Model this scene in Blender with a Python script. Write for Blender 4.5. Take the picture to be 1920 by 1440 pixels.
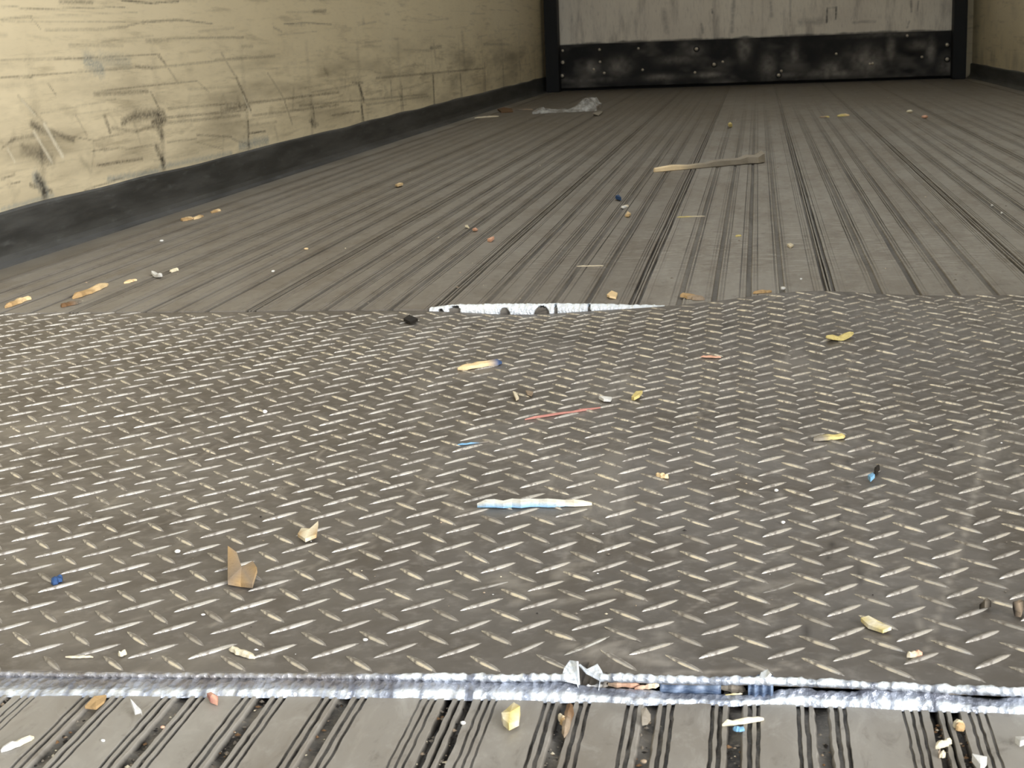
import bpy, math, random
import numpy as np

for o in list(bpy.data.objects):
    bpy.data.objects.remove(o, do_unlink=True)
SC = bpy.context.scene
COL = SC.collection
R = random.Random(7)
RN = np.random.RandomState(11)

# ------------------------------------------------------------------ camera
F_PX, VP, ROLL, CAM_H = 2850.0, (1420.5, 45.3), 0.039, 0.35
_f = np.array([VP[0] - 960, 720 - VP[1], -F_PX]); _f /= np.linalg.norm(_f)
_a = np.array([1, ROLL, 0.0]); _x = _a - _f * (_a @ _f); _x /= np.linalg.norm(_x)
_z = np.cross(_x, _f)
CR = np.array([_x, _f, _z])                      # camera vector -> world vector
cam = bpy.data.cameras.new('camera')
cam.sensor_fit = 'HORIZONTAL'; cam.sensor_width = 36.0
cam.lens = 36.0 * F_PX / 1920.0
cam.dof.use_dof = True; cam.dof.focus_distance = 1.35; cam.dof.aperture_fstop = 48.0
cam.clip_start = 0.02; cam.clip_end = 300
cam_o = bpy.data.objects.new('camera', cam); COL.objects.link(cam_o)
M4 = np.eye(4); M4[:3, :3] = CR; M4[:3, 3] = (0, 0, CAM_H)
from mathutils import Matrix, Vector
cam_o.matrix_world = Matrix(M4.tolist())
SC.camera = cam_o

# ------------------------------------------------------------------ world, exposure
SC.view_settings.view_transform = 'Standard'
SC.view_settings.look = 'None'
SC.view_settings.gamma = 1.0
SC.view_settings.use_curve_mapping = False
SC.view_settings.exposure = 0.0
WORLD_STRENGTH = 0.5
w = bpy.data.worlds.new('sky'); SC.world = w; w.use_nodes = True
nt = w.node_tree; bg = nt.nodes['Background']
sky = nt.nodes.new('ShaderNodeTexSky'); sky.sky_type = 'NISHITA'; sky.sun_disc = False
sky.sun_elevation = math.radians(11.5); sky.sun_rotation = math.radians(135)
sky.air_density = 1.0; sky.dust_density = 8; sky.ozone_density = 1.0
bw = nt.nodes.new('ShaderNodeRGBToBW'); nt.links.new(sky.outputs[0], bw.inputs[0])
mx = nt.nodes.new('ShaderNodeMix'); mx.data_type = 'RGBA'; mx.inputs[0].default_value = 0.75
nt.links.new(sky.outputs[0], mx.inputs[6]); nt.links.new(bw.outputs[0], mx.inputs[7])
tn = nt.nodes.new('ShaderNodeMix'); tn.data_type = 'RGBA'; tn.blend_type = 'MULTIPLY'; tn.inputs[0].default_value = 1.0
nt.links.new(mx.outputs[2], tn.inputs[6]); tn.inputs[7].default_value = (0.93, 1.0, 1.105, 1)
nt.links.new(tn.outputs[2], bg.inputs[0])
bg.inputs[1].default_value = WORLD_STRENGTH
# translucent roof sheet below is unseen, added to brighten the trailer's far interior

# ------------------------------------------------------------------ helpers
def ray(x, y):
    return CR @ np.array([x - 960, 720 - y, -F_PX])
def on_floor(x, y, z=0.0):
    d = ray(x, y); t = (z - CAM_H) / d[2]
    return np.array([d[0] * t, d[1] * t, z])
def on_x(x, y, X):
    d = ray(x, y); t = X / d[0]
    return np.array([X, d[1] * t, CAM_H + d[2] * t])
def on_y(x, y, Y):
    d = ray(x, y); t = Y / d[1]
    return np.array([d[0] * t, Y, CAM_H + d[2] * t])
def project(P):
    c = (np.asarray(P, float) - [0, 0, CAM_H]) @ CR
    return 960 + F_PX * c[..., 0] / -c[..., 2], 720 - F_PX * c[..., 1] / -c[..., 2]

def lin(r, g, b):
    def f(c):
        c /= 255.0
        return c / 12.92 if c <= 0.04045 else ((c + 0.055) / 1.055) ** 2.4
    return (f(r), f(g), f(b), 1.0)

_perm = RN.rand(512, 512)
def vnoise(x, y):
    xi = np.floor(x).astype(int); yi = np.floor(y).astype(int)
    u = x - xi; v = y - yi
    u = u * u * (3 - 2 * u); v = v * v * (3 - 2 * v)
    g = lambda i, j: _perm[i % 512, j % 512]
    return (g(xi, yi) * (1 - u) + g(xi + 1, yi) * u) * (1 - v) + (g(xi, yi + 1) * (1 - u) + g(xi + 1, yi + 1) * u) * v
def fbm(x, y, o=4):
    s = 0; a = 0.5; t = 0
    for k in range(o):
        s = s + a * vnoise(x * 2 ** k + 17.3 * k, y * 2 ** k + 9.1 * k); t += a; a *= 0.55
    return s / t

def mesh_np(name, V, quads=None, tris=None, polys=None):
    # faces are flat unless smooth() is called
    me = bpy.data.meshes.new(name)
    V = np.asarray(V, np.float32).reshape(-1, 3)
    loops = []; starts = []; n = 0
    L = []; S = []
    for arr, k in ((quads, 4), (tris, 3)):
        if arr is not None and len(arr):
            arr = np.asarray(arr, np.int32).reshape(-1, k)
            L.append(arr.ravel()); S.append(n + np.arange(len(arr)) * k); n += arr.size
    if polys:
        for p in polys:
            L.append(np.asarray(p, np.int32)); S.append(np.array([n])); n += len(p)
    L = np.concatenate(L).astype(np.int32); S = np.concatenate(S).astype(np.int32)
    me.vertices.add(len(V)); me.vertices.foreach_set('co', V.ravel())
    me.loops.add(len(L)); me.loops.foreach_set('vertex_index', L)
    me.polygons.add(len(S)); me.polygons.foreach_set('loop_start', S)
    me.update(calc_edges=True); me.validate()
    me.polygons.foreach_set('use_smooth', np.zeros(len(me.polygons), bool))
    return me

def smooth(me, on=True):
    me.polygons.foreach_set('use_smooth', np.full(len(me.polygons), on))
def fattr(me, name, vals):
    a = me.attributes.new(name, 'FLOAT', 'POINT')
    a.data.foreach_set('value', np.asarray(vals, np.float32).ravel())
def cattr(me, name, vals):
    a = me.attributes.new(name, 'FLOAT_COLOR', 'POINT')
    a.data.foreach_set('color', np.asarray(vals, np.float32).ravel())

def link(name, me, mat=None, parent=None, loc=None, rot=None):
    o = bpy.data.objects.new(name, me); COL.objects.link(o)
    if mat is not None and me is not None and not me.materials:
        me.materials.append(mat)
    if parent is not None: o.parent = parent
    if loc is not None: o.location = loc
    if rot is not None: o.rotation_euler = rot
    return o
def thing(o, label, cat, group=None):
    o['label'] = label; o['category'] = cat
    if group: o['group'] = group
    return o
def structure(o, label=None):
    o['kind'] = 'structure'
    if label: o['label'] = label
    return o

def grid_faces(nu, nv):
    i, j = np.meshgrid(np.arange(nu - 1), np.arange(nv - 1), indexing='ij')
    a = (i * nv + j).ravel()
    return np.stack([a, a + nv, a + nv + 1, a + 1], 1)

def box_mesh(name, x0, x1, y0, y1, z0, z1, bevel=0.0):
    b = bevel
    import bmesh
    bm = bmesh.new()
    bmesh.ops.create_cube(bm, size=1)
    for v in bm.verts:
        v.co = ((x0 + x1) / 2 + v.co.x * (x1 - x0), (y0 + y1) / 2 + v.co.y * (y1 - y0), (z0 + z1) / 2 + v.co.z * (z1 - z0))
    if b: bmesh.ops.bevel(bm, geom=list(bm.edges), offset=b, segments=2, affect='EDGES')
    me = bpy.data.meshes.new(name); bm.to_mesh(me); bm.free()
    return me

# ------------------------------------------------------------------ materials
class N:
    """tiny node-building helper"""
    def __init__(s, name):
        s.m = bpy.data.materials.new(name); s.m.use_nodes = True
        s.t = s.m.node_tree; s.b = s.t.nodes['Principled BSDF']
        s.co = None
    def new(s, k): return s.t.nodes.new(k)
    def put(s, v, sock):
        if hasattr(v, 'is_output'): s.t.links.new(v, sock)
        else: sock.default_value = v
    def coord(s, scale=(1, 1, 1), kind='Object'):
        if s.co is None: s.co = s.new('ShaderNodeTexCoord')
        m = s.new('ShaderNodeMapping'); m.inputs['Scale'].default_value = scale
        s.t.links.new(s.co.outputs[kind], m.inputs['Vector']); return m.outputs[0]
    def noise(s, scale=5, detail=4, rough=0.55, sc=(1, 1, 1), dist=0.0, kind='Object'):
        n = s.new('ShaderNodeTexNoise'); n.inputs['Scale'].default_value = scale
        n.inputs['Detail'].default_value = detail; n.inputs['Roughness'].default_value = rough
        n.inputs['Distortion'].default_value = dist
        s.t.links.new(s.coord(sc, kind), n.inputs['Vector']); return n.outputs[0]
    def ramp(s, v, lo, hi, a=0.0, b=1.0):
        r = s.new('ShaderNodeMapRange'); r.interpolation_type = 'SMOOTHSTEP'
        s.put(v, r.inputs[0]); r.inputs[1].default_value = lo; r.inputs[2].default_value = hi
        r.inputs[3].default_value = a; r.inputs[4].default_value = b; return r.outputs[0]
    def math(s, op, a, b=0.0):
        n = s.new('ShaderNodeMath'); n.operation = op; n.use_clamp = False
        s.put(a, n.inputs[0]); s.put(b, n.inputs[1]); return n.outputs[0]
    def mix(s, f, a, b, blend='MIX'):
        n = s.new('ShaderNodeMix'); n.data_type = 'RGBA'; n.blend_type = blend
        s.put(f, n.inputs[0]); s.put(a, n.inputs[6]); s.put(b, n.inputs[7]); return n.outputs[2]
    def attr(s, name, fac=True):
        n = s.new('ShaderNodeAttribute'); n.attribute_name = name
        return n.outputs['Fac'] if fac else n.outputs['Color']
    def bump(s, h, strength=0.3, dist=0.002):
        n = s.new('ShaderNodeBump'); n.inputs['Strength'].default_value = strength
        n.inputs['Distance'].default_value = dist; s.put(h, n.inputs['Height'])
        s.t.links.new(n.outputs[0], s.b.inputs['Normal'])
    def done(s, color=None, rough=None, metal=None, spec=None):
        if color is not None: s.put(color, s.b.inputs['Base Color'])
        if rough is not None: s.put(rough, s.b.inputs['Roughness'])
        if metal is not None: s.put(metal, s.b.inputs['Metallic'])
        if spec is not None: s.put(spec, s.b.inputs['Specular IOR Level'])
        return s.m

# dirty tread plate
n = N('tread_plate_metal')
big = n.noise(3.2, 5, 0.6); fine = n.noise(90, 4, 0.6); mid = n.noise(14, 4, 0.65)
c = n.mix(n.ramp(big, 0.35, 0.65), lin(96, 90, 82), lin(116, 111, 105))
c = n.mix(n.ramp(mid, 0.42, 0.72, 0, 0.6), c, lin(88, 80, 69))
c = n.mix(n.ramp(fine, 0.48, 0.75, 0, 0.45), c, lin(152, 147, 140))
sm = n.noise(6, 6, .7, (1, .45, 1), 1.2)
c = n.mix(n.ramp(sm, .54, .68, 0, .45), c, lin(146, 140, 131))
c = n.mix(n.attr('pale'), c, lin(172, 165, 154))
c = n.mix(n.attr('stain'), c, lin(52, 46, 40))
n.bump(fine, 0.25, 0.0006)
PLATE = n.done(c, n.ramp(mid, 0.3, 0.7, 0.42, 0.6), 0.25, 0.5)
n = N('worn_glint_lug')
fine = n.noise(170, 4, 0.65)
t = n.attr('worn'); t = n.math('MULTIPLY', t, n.ramp(fine, 0.36, 0.58, 0.12, 1.0))  # worn edges, with a sky glint painted in as pale colour
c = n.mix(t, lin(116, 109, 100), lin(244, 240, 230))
n.bump(fine, 0.25, 0.0004)
LUG = n.done(c, n.ramp(t, 0, 1, 0.55, 0.34), n.ramp(t, 0, 1, 0.25, 0.75), 0.5)
# bare aluminium weld
n = N('weld_aluminium')
v = n.new('ShaderNodeTexVoronoi'); v.inputs['Scale'].default_value = 260
n.t.links.new(n.coord((1, .7, 1)), v.inputs['Vector'])
fine = n.noise(300, 4, 0.6); mid = n.noise(38, 4, 0.6)
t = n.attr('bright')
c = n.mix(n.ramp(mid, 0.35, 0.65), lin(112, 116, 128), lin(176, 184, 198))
c = n.mix(t, c, lin(244, 251, 255))  # sky glitter on bare metal painted in as bluish white
c = n.mix(n.ramp(n.attr('stain'), 0, 1), c, lin(128, 118, 108))
n.bump(n.math('ADD', v.outputs[0], fine), 0.8, 0.0015)
WELD = n.done(c, 0.33, n.ramp(t, 0, 1, 0.45, 0.25), 0.8)
# floor extrusions
n = N('worn_floor_aluminium')
big = n.noise(2.6, 5, 0.6, (1, .35, 1)); fine = n.noise(130, 4, 0.6, (1, .2, 1)); mid = n.noise(18, 4, 0.6, (1, .3, 1))
c = n.mix(n.ramp(big, 0.35, 0.65), lin(150, 144, 134), lin(166, 162, 154))
c = n.mix(n.ramp(mid, 0.4, 0.75, 0, 0.5), c, lin(116, 105, 90))
c = n.mix(n.ramp(fine, 0.5, 0.8, 0, 0.3), c, lin(186, 180, 170))
mot = n.noise(55, 5, .7, (1, .5, 1), .6)
c = n.mix(n.ramp(mot, .5, .68, 0, .45), c, lin(178, 174, 166)); c = n.mix(n.ramp(mot, .46, .3, 0, .45), c, lin(104, 97, 87))
sp = n.new('ShaderNodeSeparateXYZ'); n.t.links.new(n.coord(), sp.inputs[0])
band = n.math('MULTIPLY', n.ramp(sp.outputs[1], 2.05, 2.35), n.ramp(sp.outputs[1], 3.0, 2.6)); band = n.math('MULTIPLY', band, n.ramp(sp.outputs[0], -.55, -.3)); band = n.math('MULTIPLY', band, n.ramp(sp.outputs[0], .5, .3))
sc3 = n.noise(20, 4, .65, (1.2, 5.0, 1))
c = n.mix(n.math('MULTIPLY', n.ramp(sc3, .53, .62, 0, .85), band), c, lin(188, 184, 176))
scf = n.noise(26, 3, 0.5, (.8, 3.5, 1)); reg = n.noise(3.0, 2, 0.5, (1, 1, 1))
c = n.mix(n.math('MULTIPLY', n.ramp(scf, 0.66, 0.74, 0, 0.7), n.ramp(reg, 0.5, 0.62)), c, lin(176, 172, 164))
grit = n.noise(320, 2, 0.7)
dirt = n.mix(n.ramp(grit, 0.45, 0.7), lin(46, 43, 40), lin(88, 82, 74))
c = n.mix(n.attr('grime_shade'), c, lin(84, 74, 60))
c = n.mix(n.attr('groove'), c, dirt)
n.bump(fine, 0.2, 0.0006)
FLOOR = n.done(c, 0.55, 0.2, 0.45)
n = N('subfloor_dark'); SUB = n.done(n.mix(n.noise(20), lin(20, 18, 16), lin(40, 36, 32)), 0.9, 0, 0.2)
# liner wall
n = N('frp_wall_liner')
st = n.noise(7, 5, 0.65, (1, .5, 6)); fine = n.noise(80, 3, 0.6, (1, .3, 1.5)); big = n.noise(1.4, 3, .5)
c = n.mix(n.ramp(big, 0.3, 0.7), lin(234, 221, 188), lin(226, 212, 178))
c = n.mix(n.ramp(st, 0.52, 0.72, 0, 0.5), c, lin(160, 148, 120))
c = n.mix(n.ramp(fine, 0.5, 0.8, 0, 0.25), c, lin(178, 168, 142))
c = n.mix(n.attr('haze'), c, lin(128, 118, 96))
c = n.mix(n.attr('blue'), c, lin(96, 122, 136))
c = n.mix(n.attr('dark'), c, lin(66, 62, 54))
c = n.mix(n.attr('clean'), c, lin(222, 214, 190))
WALL = n.done(c, 0.42, 0, 0.4)
n = N('ceiling_liner'); CEIL = n.done(n.mix(n.noise(2), lin(226, 222, 208), lin(212, 206, 190)), 0.5)
n = N('added_translucent_roof')
tr = n.new('ShaderNodeBsdfTranslucent'); n.put(n.mix(n.noise(3), (.92, .90, .84, 1), (.86, .84, .78, 1)), tr.inputs[0])
n.t.links.new(tr.outputs[0], n.t.nodes['Material Output'].inputs[0])
ADDED_ROOF = n.m
# scuff rail
n = N('scuff_rail')
a = n.noise(5, 5, 0.65, (1, .6, 5)); fine = n.noise(70, 3, 0.6, (1, .2, 1)); b = n.noise(11, 3, .6)
c = n.mix(n.ramp(a, 0.35, 0.7), lin(54, 54, 52), lin(82, 82, 80))
c = n.mix(n.ramp(fine, 0.55, 0.8, 0, 0.4), c, lin(112, 114, 112))
c = n.mix(n.ramp(b, 0.72, 0.8, 0, 0.4), c, lin(78, 44, 40))
RAIL = n.done(c, 0.5, 0.2, 0.4)
n = N('floor_edge_strip')
c = n.mix(n.ramp(n.noise(8, 4, .6, (1, .3, 1)), 0.35, 0.7), lin(120, 113, 101), lin(142, 136, 125))
EDGE = n.done(c, 0.5, 0.2, 0.4)
# bulkhead
n = N('bulkhead_sheet')
a = n.noise(5, 5, 0.65, (2.2, 1, .45)); b = n.noise(2.2, 4, .55); f_ = n.noise(60, 3, .6, (1.5, 1, .4))
c = n.mix(n.ramp(b, 0.35, 0.65), lin(220, 211, 196), lin(236, 228, 212))
c = n.mix(n.ramp(a, 0.48, 0.72, 0, 0.6), c, lin(138, 130, 120))
c = n.mix(n.ramp(f_, 0.5, 0.8, 0, 0.3), c, lin(120, 112, 104))
c = n.mix(n.attr('dark'), c, lin(48, 44, 42))
SHEET = n.done(c, 0.45, 0.1, 0.4)
n = N('black_kick_strip')
b = n.noise(9, 4, .6); f_ = n.noise(70, 3, .6)
c = n.mix(n.ramp(b, 0.4, 0.75, 0, .5), lin(28, 28, 28), lin(58, 56, 53))
c = n.mix(n.attr('dust'), c, lin(158, 152, 144))
c = n.mix(n.ramp(f_, 0.6, 0.8, 0, 0.25), c, lin(70, 66, 64))
STRIP = n.done(c, 0.6, 0, 0.25)
n = N('black_post'); POST = n.done(n.mix(n.noise(12), lin(18, 20, 22), lin(26, 28, 30)), 0.6, 0, 0.3)
n = N('bolt_metal'); BOLT = n.done(n.mix(n.noise(200), lin(236, 226, 206), lin(190, 180, 164)), 0.4, 0.4)
n = N('dark_washer'); WASH = n.done(n.mix(n.noise(200), lin(20, 20, 20), lin(40, 38, 36)), 0.6)
# debris
n = N('debris')
g_ = n.noise(40, 4, .6, (3, 30, 30)); f_ = n.noise(420, 3, .6)
c = n.attr('tint', False)
c = n.mix(n.ramp(g_, 0.5, 0.75, 0, 0.3), c, (0.22, 0.16, 0.1, 1), 'MULTIPLY')
c = n.mix(n.ramp(f_, 0.5, 0.8, 0, 0.3), c, (0.5, 0.46, 0.4, 1), 'MULTIPLY')
n.bump(f_, 0.4, 0.0008)
DEB = n.done(c, 0.7, 0, 0.3)
n = N('clear_film')
f_ = n.noise(30, 3, .6)
n.done(lin(214, 214, 210), 0.28, 0, 0.6)
n.put(n.ramp(f_, .35, .7, .22, .7), n.b.inputs['Alpha'])
FILM = n.m
n = N('blue_film')
f_ = n.noise(160, 4, .65, (.6, 1, 2))
c = n.mix(n.ramp(f_, .35, .7), lin(70, 86, 112), lin(128, 146, 170))
BLUEF = n.done(c, 0.4, 0, 0.5)
n = N('asphalt'); GROUND = n.done(n.mix(n.noise(40), lin(112, 110, 106), lin(138, 134, 128)), 0.9)

# ------------------------------------------------------------------ room shell
XL, XR, YR, YF, ZC = -1.27, 1.24, 0.30, 9.42, 2.6       # inner walls, rear opening, front wall, roof
PY0, PY1 = 0.759, 1.925                                  # tread plate front / rear edge

g = link('ground', mesh_np('ground', [(-40, -40, -1.25), (40, -40, -1.25), (40, 40, -1.25), (-40, 40, -1.25)], quads=[(0, 1, 2, 3)]), GROUND)
structure(g)

def strokes(P2, S, attr, rag=0.5, ns=900.0):
    """add ragged strokes; S = list of (a, b, halfwidth, strength) in the surface's own two coordinates"""
    for a, b, hw, k in S:
        a = np.asarray(a); b = np.asarray(b)
        lo = np.minimum(a, b) - 3 * hw - .004; hi = np.maximum(a, b) + 3 * hw + .004
        m = np.where((P2[:, 0] > lo[0]) & (P2[:, 0] < hi[0]) & (P2[:, 1] > lo[1]) & (P2[:, 1] < hi[1]))[0]
        if not len(m): continue
        q = P2[m]; d = b - a; L2 = max(d @ d, 1e-9)
        t = np.clip(((q - a) @ d) / L2, 0, 1)
        nz = fbm(q[:, 0] * ns / 6 + hw * 1e4, q[:, 1] * ns / 3, 3)
        dist = np.linalg.norm(q - (a + t[:, None] * d), axis=1)
        wv = hw * (0.55 + 0.9 * nz)
        val = np.clip(1.25 - dist / wv, 0, 1) * k * np.clip(0.35 + 1.3 * fbm(q[:, 0] * ns / 2.0, q[:, 1] * ns / 1.2, 2) - rag * .3, 0, 1.1)
        attr[m] = np.maximum(attr[m], np.clip(val, 0, 1))

# --- left wall: fine grid in the part the photograph shows, coarse above
ys = [YR]
while ys[-1] < 2.2: ys.append(ys[-1] + .05)
while ys[-1] < YF: ys.append(ys[-1] + 0.0042 * (ys[-1] / 2.4) ** 1.15)
ys[-1] = YF; ys = np.array(ys)
zs = np.concatenate([np.arange(0.0, .62, .0032), np.linspace(.66, ZC, 24)])
Yg, Zg = np.meshgrid(ys, zs, indexing='ij')
ribs = 2.58 + 0.572 * np.arange(-4, 13)
bow = 0.0022 * np.cos((Yg - 2.58) / 0.286 * 2 * np.pi / 2) - .0022
bow = 0.002 * (np.cos((Yg - 2.58) / 0.572 * 2 * np.pi) - 1) * -1
V = np.stack([np.full_like(Yg, XL) + bow * .9, Yg, Zg], -1).reshape(-1, 3)
P2 = V[:, 1:3]
dark = np.zeros(len(V)); blue = np.zeros(len(V)); clean = np.zeros(len(V))
Z1 = [(0,40,90,35,8,.4),(90,35,130,52,6,.4),(130,52,700,40,6,.5),(330,10,510,15,16,.5),(680,2,850,18,8,.8),(850,18,1000,8,8,.7),(0,110,180,90,10,.3),(170,95,230,165,6,.4),(0,125,700,125,5,.35),(250,170,600,165,10,.35),(600,160,700,150,14,.35),(700,150,800,125,8,.5),(800,125,1000,112,10,.6),(1000,112,1190,135,7,.6),(1590,135,1720,128,6,.6),(1720,128,1860,138,6,.6),(1760,62,1830,58,12,.4),(1530,155,1580,180,8,.4),(820,230,1000,215,14,.4),(1000,215,1370,210,10,.45),(1360,260,1420,260,14,.3),(0,340,470,325,8,.35),(470,322,900,303,6,.6),(0,435,180,432,8,.6),(180,425,400,408,8,.45),(400,408,760,380,10,.3),(760,375,860,382,14,.6),(860,382,1200,345,10,.4),(1200,340,1540,315,12,.4),(890,310,930,360,14,.6),(930,360,1000,470,10,.4),(1240,300,1330,440,12,.4),(1330,440,1410,620,20,.6),(270,470,310,530,10,.5),(520,530,830,515,18,.45),(560,510,1100,455,8,.45),(1100,455,1170,520,8,.3),(850,520,900,620,12,.6),(680,690,760,650,34,.7),(760,650,920,640,40,.7),(860,690,930,670,40,.7),(580,660,610,740,26,.6),(620,720,760,740,16,.4),(420,650,480,760,12,.35),(760,740,900,700,12,.5),(900,665,1380,620,10,.5),(940,690,1350,650,12,.4),(940,610,1350,580,10,.35),(1240,630,1400,590,26,.5),(1400,580,1900,520,10,.5),(1420,650,1900,590,10,.4),(1500,410,1600,570,8,.4),(1590,560,1640,700,10,.5),(1820,390,1840,420,24,.35),(100,540,260,700,16,.3),(60,790,200,760,20,.5),(180,700,300,760,40,.6),(130,830,290,900,60,.45),(290,740,410,790,24,.6),(300,750,520,790,6,.5),(520,790,720,740,8,.4),(0,840,60,790,10,.5),
 (210,1000,250,1080,50,.85),(170,1040,290,1075,20,.6),(880,830,920,920,40,.7),(890,720,910,760,50,.5),(1395,680,1400,820,14,.7),(1400,750,1490,738,8,.8),(1760,600,1770,710,20,.6),(1740,680,1790,700,14,.5),(540,930,800,895,12,.6),(470,1070,680,1000,8,.6),(0,1010,80,980,10,.6),(60,1030,110,1025,8,.6),(500,850,700,830,8,.4),(700,840,900,810,8,.4),(940,800,1100,780,8,.4),(1100,760,1300,770,8,.5),(1300,780,1390,810,8,.4),(1100,800,1250,840,6,.3)]
Z2 = [(340,480,365,560,26,.8),(355,600,365,680,22,.8),(75,690,95,700,30,.6),(85,600,90,660,14,.4),(580,490,590,640,14,.6),(755,420,765,590,20,.6),(910,430,920,540,16,.45),(1045,360,1050,510,18,.6),(1150,370,1155,480,16,.4),(1240,350,1250,380,24,.3),(515,460,520,550,18,.4),(740,270,800,260,14,.5),(590,280,740,285,8,.3),(430,440,1040,385,8,.5),(300,465,360,465,10,.5),(70,520,340,470,8,.35),(0,595,720,530,8,.4),(180,650,340,625,8,.5),(380,590,730,540,8,.35),(480,80,510,82,10,.3),(360,120,365,120,30,.25),(760,260,770,330,40,.3),(920,200,930,340,50,.25),(1040,250,1180,250,10,.35),(1100,340,1200,320,60,.2)]
def wall_strokes(Z, ox, oy, s, gain=1.0):
    out = []
    for x0, y0, x1, y1, wd, k in Z:
        a = on_x(ox + x0 / s, oy + y0 / s, XL); b = on_x(ox + x1 / s, oy + y1 / s, XL)
        ym = (a[1] + b[1]) / 2
        out.append((a[1:], b[1:], wd / s * .5 * ym / F_PX * 1.7, min(k * gain, 1)))
    return out
strokes(P2, wall_strokes(Z1, 0, 0, 3, 1.0), dark)
strokes(P2, wall_strokes(Z2, 560, 0, 3, 1.0), dark)
strokes(P2, wall_strokes([(480,340,560,390,70,.5),(560,330,720,350,60,.25),(1350,820,1500,790,40,.5),(600,1010,900,960,24,.5),(900,940,1300,860,20,.4),(200,1000,260,1080,60,.5),(0,1180,300,1100,20,.4)], 0, 0, 3), blue)
strokes(P2, wall_strokes([(250,700,350,880,22,1),(190,740,290,910,16,.9),(1370,540,1410,640,9,1),(120,560,200,650,10,.7),(40,840,80,910,12,.7)], 0, 0, 3), clean, 0.1)
rw = random.Random(5); extra = []
for k in range(150):
    y0 = 2.3 + 6.8 * rw.random() ** 1.3; z0 = .10 + .42 * rw.random(); L_ = rw.uniform(.05, .5)
    extra.append(((y0, z0), (y0 + L_, z0 + rw.uniform(-.012, .012)), rw.uniform(.0012, .005), rw.uniform(.12, .34)))
for k in range(70):
    y0 = 2.3 + 6.6 * rw.random() ** 1.3; z0 = .10 + .14 * rw.random()
    extra.append(((y0, z0), (y0 + rw.uniform(-.05, .05), z0 + rw.uniform(.01, .05)), rw.uniform(.003, .012), rw.uniform(.1, .3)))
for rb in ribs:
    if rb > 2.3:
        extra.append(((rb, .09), (rb + .01, .19), .014, .42)); extra.append(((rb, .12), (rb, .34), .02, .16))
d2 = np.zeros(len(V)); strokes(P2, extra, d2); dark = np.clip(dark + d2 * .8, 0, 1)
zz = P2[:, 1]; yy = P2[:, 0]
haze = np.clip(fbm(yy * 3.1, zz * 22 + 3, 5) * 2.4 - .85, 0, 1) * np.clip(1.25 - np.abs(zz - .20) / .16, 0, 1) * .6
haze = np.maximum(haze, .35 * np.clip(fbm(yy * 14, zz * 40, 4) * 3 - 1.5, 0, 1) * np.clip(1.2 - np.abs(zz - .2) / .2, 0, 1))
me = mesh_np('wall_left', V, quads=grid_faces(len(ys), len(zs))); smooth(me)
fattr(me, 'dark', dark); fattr(me, 'blue', blue); fattr(me, 'clean', clean * (1 - dark * .3)); fattr(me, 'haze', haze)
structure(link('wall_left', me, WALL))
# --- right wall
ysr = np.linspace(YR, YF, 200); zsr = np.linspace(0, ZC, 90)
Yg, Zg = np.meshgrid(ysr, zsr, indexing='ij')
V = np.stack([np.full_like(Yg, XR), Yg, Zg], -1).reshape(-1, 3)
dk = np.zeros(len(V))
dk += .35 * np.clip(fbm(V[:, 1] * 6, V[:, 2] * 14, 4) * 3 - 1.7, 0, 1)
dk += .4 * np.exp(-((V[:, 2] - .12) / .06) ** 2) * np.clip(fbm(V[:, 1] * 9 + 5, V[:, 2] * 3, 3) * 3 - 1.4, 0, 1)
me = mesh_np('wall_right', V, quads=grid_faces(200, 90)[:, ::-1])
fattr(me, 'dark', dk)
for k in ('blue', 'clean', 'haze'): fattr(me, k, np.zeros(len(V)))
structure(link('wall_right', me, WALL))
me = mesh_np('wall_front', [(XL, YF, 0), (XR, YF, 0), (XR, YF, ZC), (XL, YF, ZC)], quads=[(0, 1, 2, 3)])
for k in ('blue', 'clean', 'haze', 'dark'): fattr(me, k, np.zeros(4))
structure(link('wall_front', me, WALL))
SKY0, SKY1 = 1.8, 7.3
link_c = structure(link('ceiling', box_mesh('ceiling', XL - .05, XR + .05, YR, SKY0, ZC, ZC + .06), CEIL))
link('roof_section', box_mesh('roof_section', XL - .05, XR + .05, SKY1, YF + .05, ZC, ZC + .06), CEIL, link_c)
o = link('added_translucent_sheet', mesh_np('added_translucent_sheet', [(XL - .05, SKY0, ZC), (XR + .05, SKY0, ZC), (XR + .05, SKY1, ZC), (XL - .05, SKY1, ZC)], quads=[(0, 1, 2, 3)]), ADDED_ROOF, link_c)  # unseen sheet added so daylight brightens the interior

# --- scuff rails along both walls (dark aluminium with a cove at the foot)
def rail(name, X, sgn, ztop, mat):
    prof = [(0.000, ztop + .003), (.004, ztop + .002), (.007, ztop - .001), (.008, ztop - .006), (.008, .030), (.010, .016), (.015, .007), (.024, .0025), (.026, 0.0), (.0, 0.0)]
    ysx = np.linspace(YR, YF, 160)
    P = np.array(prof); Vv = []
    for y in ysx:
        wob = .0012 * math.sin(y * 5.1) + .0008 * math.sin(y * 13)
        for (dx, z) in P: Vv.append((X + sgn * dx, y, z + (wob if z > .05 else 0)))
    me = mesh_np(name, Vv, quads=grid_faces(len(ysx), len(P))[:, ::(-1 if sgn > 0 else 1)])
    structure(link(name, me, mat))
rail('baseboard_left', XL, 1, .086, RAIL)
rail('baseboard_right', XR, -1, .078, RAIL)

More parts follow.
